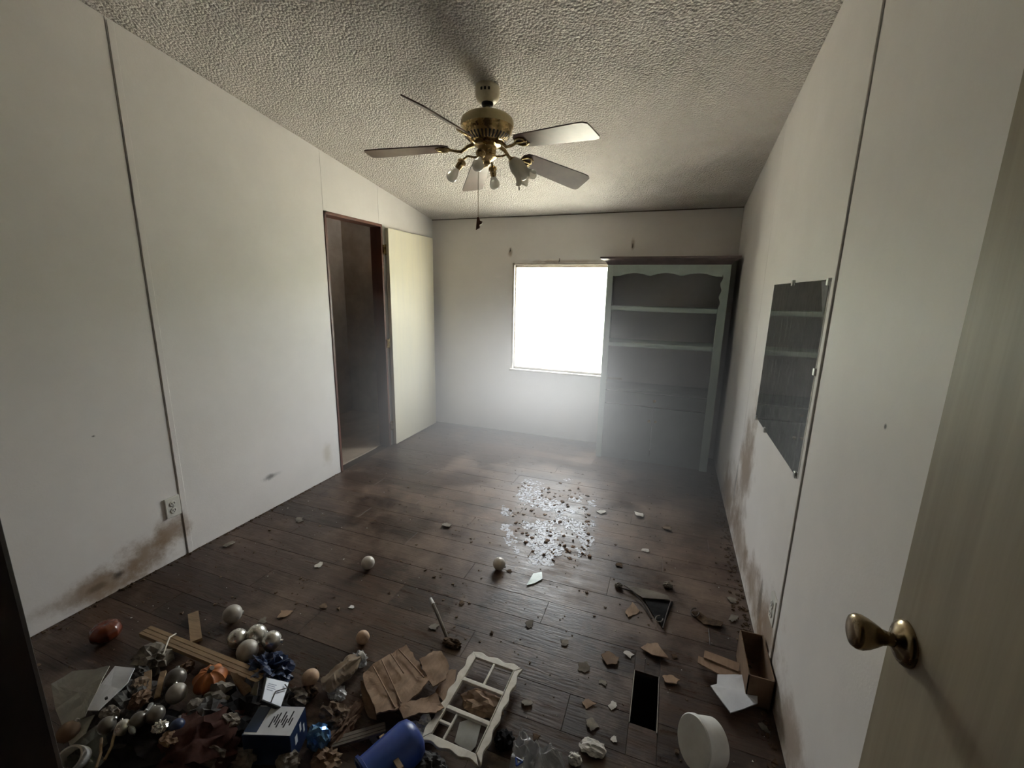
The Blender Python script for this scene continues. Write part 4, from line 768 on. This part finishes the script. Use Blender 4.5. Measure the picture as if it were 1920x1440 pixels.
# uncountable grit and paint flakes
def scatter(name, label, cat, pts, m_, hk=1.0):
    b = MB(); rn = random.Random(len(pts))
    for x, y, s_ in pts:
        if GX0-.02 < x < GX1+.02 and GY0-.02 < y < GY1+.02 or (x > CX0-.02 and y > CY-.03): continue
        a0 = rn.uniform(0, 6.28); k = rn.choice((3, 4, 5)); h = s_*rn.uniform(.15, .6)*hk; vs = []
        for q in range(k): a = a0+2*PI*q/k; rr = s_*rn.uniform(.5, 1.2); vs.append((x+rr*math.cos(a), y+rr*math.sin(a), .0003))
        vs += [((vx-x)*.8+x, (vy-y)*.8+y, h*rn.uniform(.4, 1.4)+.0006) for vx, vy, _ in vs]
        b.add(vs, [list(range(k, 2*k))]+[(q, (q+1) % k, k+(q+1) % k, k+q) for q in range(k)])
    return tag(b.build(name, m_), label, cat, kind='stuff')
rn = random.Random(11); pts = []
while len(pts) < 3600:
    x, y = rn.uniform(940, 1118), rn.uniform(898, 1060); p = F(x, y)
    cxn = noise.fractal(Vector((p.x*5.5, p.y*5.5, 3.3)), 1, 2, 4); e_ = ((x-1030)/92)**2+((y-975)/88)**2
    if e_ < 1 and cxn > -.20+e_*.55: pts.append((p.x, p.y, rn.uniform(.003, .013)))
scatter('paint_flakes', 'patch of white paint flakes and plaster dust on the floor below the window', 'paint flakes', pts, M_flake, .12)
pts = []
for i in range(160):
    x, y = rn.uniform(955, 1105), rn.uniform(905, 1055); p = F(x, y); pts.append((p.x, p.y, rn.uniform(.004, .018)))
scatter('rusty_dirt', 'brown dirt crumbs among the white flakes', 'dirt', pts, mat('rusty_dirt', (.22, .12, .06), (.12, .07, .04), .9, nscale=20))
pts = []
while len(pts) < 1400:
    x, y = rn.uniform(L+.02, RT-.02), rn.uniform(.35, 4.1)
    d_ = noise.fractal(Vector((x*1.6, y*1.6, 9)), 1, 2, 4)
    if rn.random() < .25+.6*max(0, d_+.2)+.5*max(0, 1.6-y)*(.6): pts.append((x, y, rn.uniform(.0015, .006) if rn.random() < .85 else rn.uniform(.006, .012)))
scatter('floor_grit', 'fine brown grit and dirt scattered over the whole floor', 'grit', pts, M_bits)
pts = []
for i in range(260):
    x, y = rn.uniform(L+.02, RT-.02), rn.uniform(.4, 3.6); pts.append((x, y, rn.uniform(.0015, .005)))
scatter('white_specks', 'tiny white plaster specks scattered over the floor', 'specks', pts, M_plaster)
pts = []
for i in range(420):
    y = rn.uniform(.5, 3.9); s_ = rn.random() < .5; pts.append((RT-.01-abs(rn.gauss(0, .03)), y, rn.uniform(.003, .014)))
for i in range(260):
    y = rn.uniform(.5, 2.7); pts.append((L+.005+abs(rn.gauss(0, .012)), y, rn.uniform(.003, .009)))
scatter('wall_foot_dirt', 'crumbled dirt along the foot of both side walls', 'dirt', pts, M_dirt)

# ------------------------------------------------------------------ haze volume added to lighten the low far half of the room
hz = MB().box(L+.06, RT-.02, 1.85, CY-.07, .015, 1.82).build('haze', None or bpy.data.materials.new('added_haze'))
hm = hz.data.materials[0]; hm.use_nodes = True; N = hm.node_tree.nodes; K = hm.node_tree.links; N.remove(N['Principled BSDF'])
vs_ = N.new('ShaderNodeVolumeScatter'); vs_.inputs['Color'].default_value = (1, .98, .96, 1); vs_.inputs['Anisotropy'].default_value = .35; 
ge = N.new('ShaderNodeNewGeometry'); sx = N.new('ShaderNodeSeparateXYZ'); K.new(ge.outputs['Position'], sx.inputs[0])
ry = N.new('ShaderNodeMapRange'); ry.interpolation_type = 'SMOOTHSTEP'; ry.inputs['From Min'].default_value = 1.9; ry.inputs['From Max'].default_value = 3.0; K.new(sx.outputs['Y'], ry.inputs['Value'])
rz = N.new('ShaderNodeMapRange'); rz.interpolation_type = 'SMOOTHSTEP'; rz.inputs['From Min'].default_value = 1.8; rz.inputs['From Max'].default_value = .55; K.new(sx.outputs['Z'], rz.inputs['Value'])
m1 = N.new('ShaderNodeMath'); m1.operation = 'MULTIPLY'; K.new(ry.outputs[0], m1.inputs[0]); K.new(rz.outputs[0], m1.inputs[1])
m2 = N.new('ShaderNodeMath'); m2.operation = 'MULTIPLY'; K.new(m1.outputs[0], m2.inputs[0]); m2.inputs[1].default_value = HAZE; K.new(m2.outputs[0], vs_.inputs['Density'])
K.new(vs_.outputs[0], N['Material Output'].inputs['Volume'])
tag(hz, 'thin haze added to lighten the lower far half of the room', 'haze', kind='stuff')
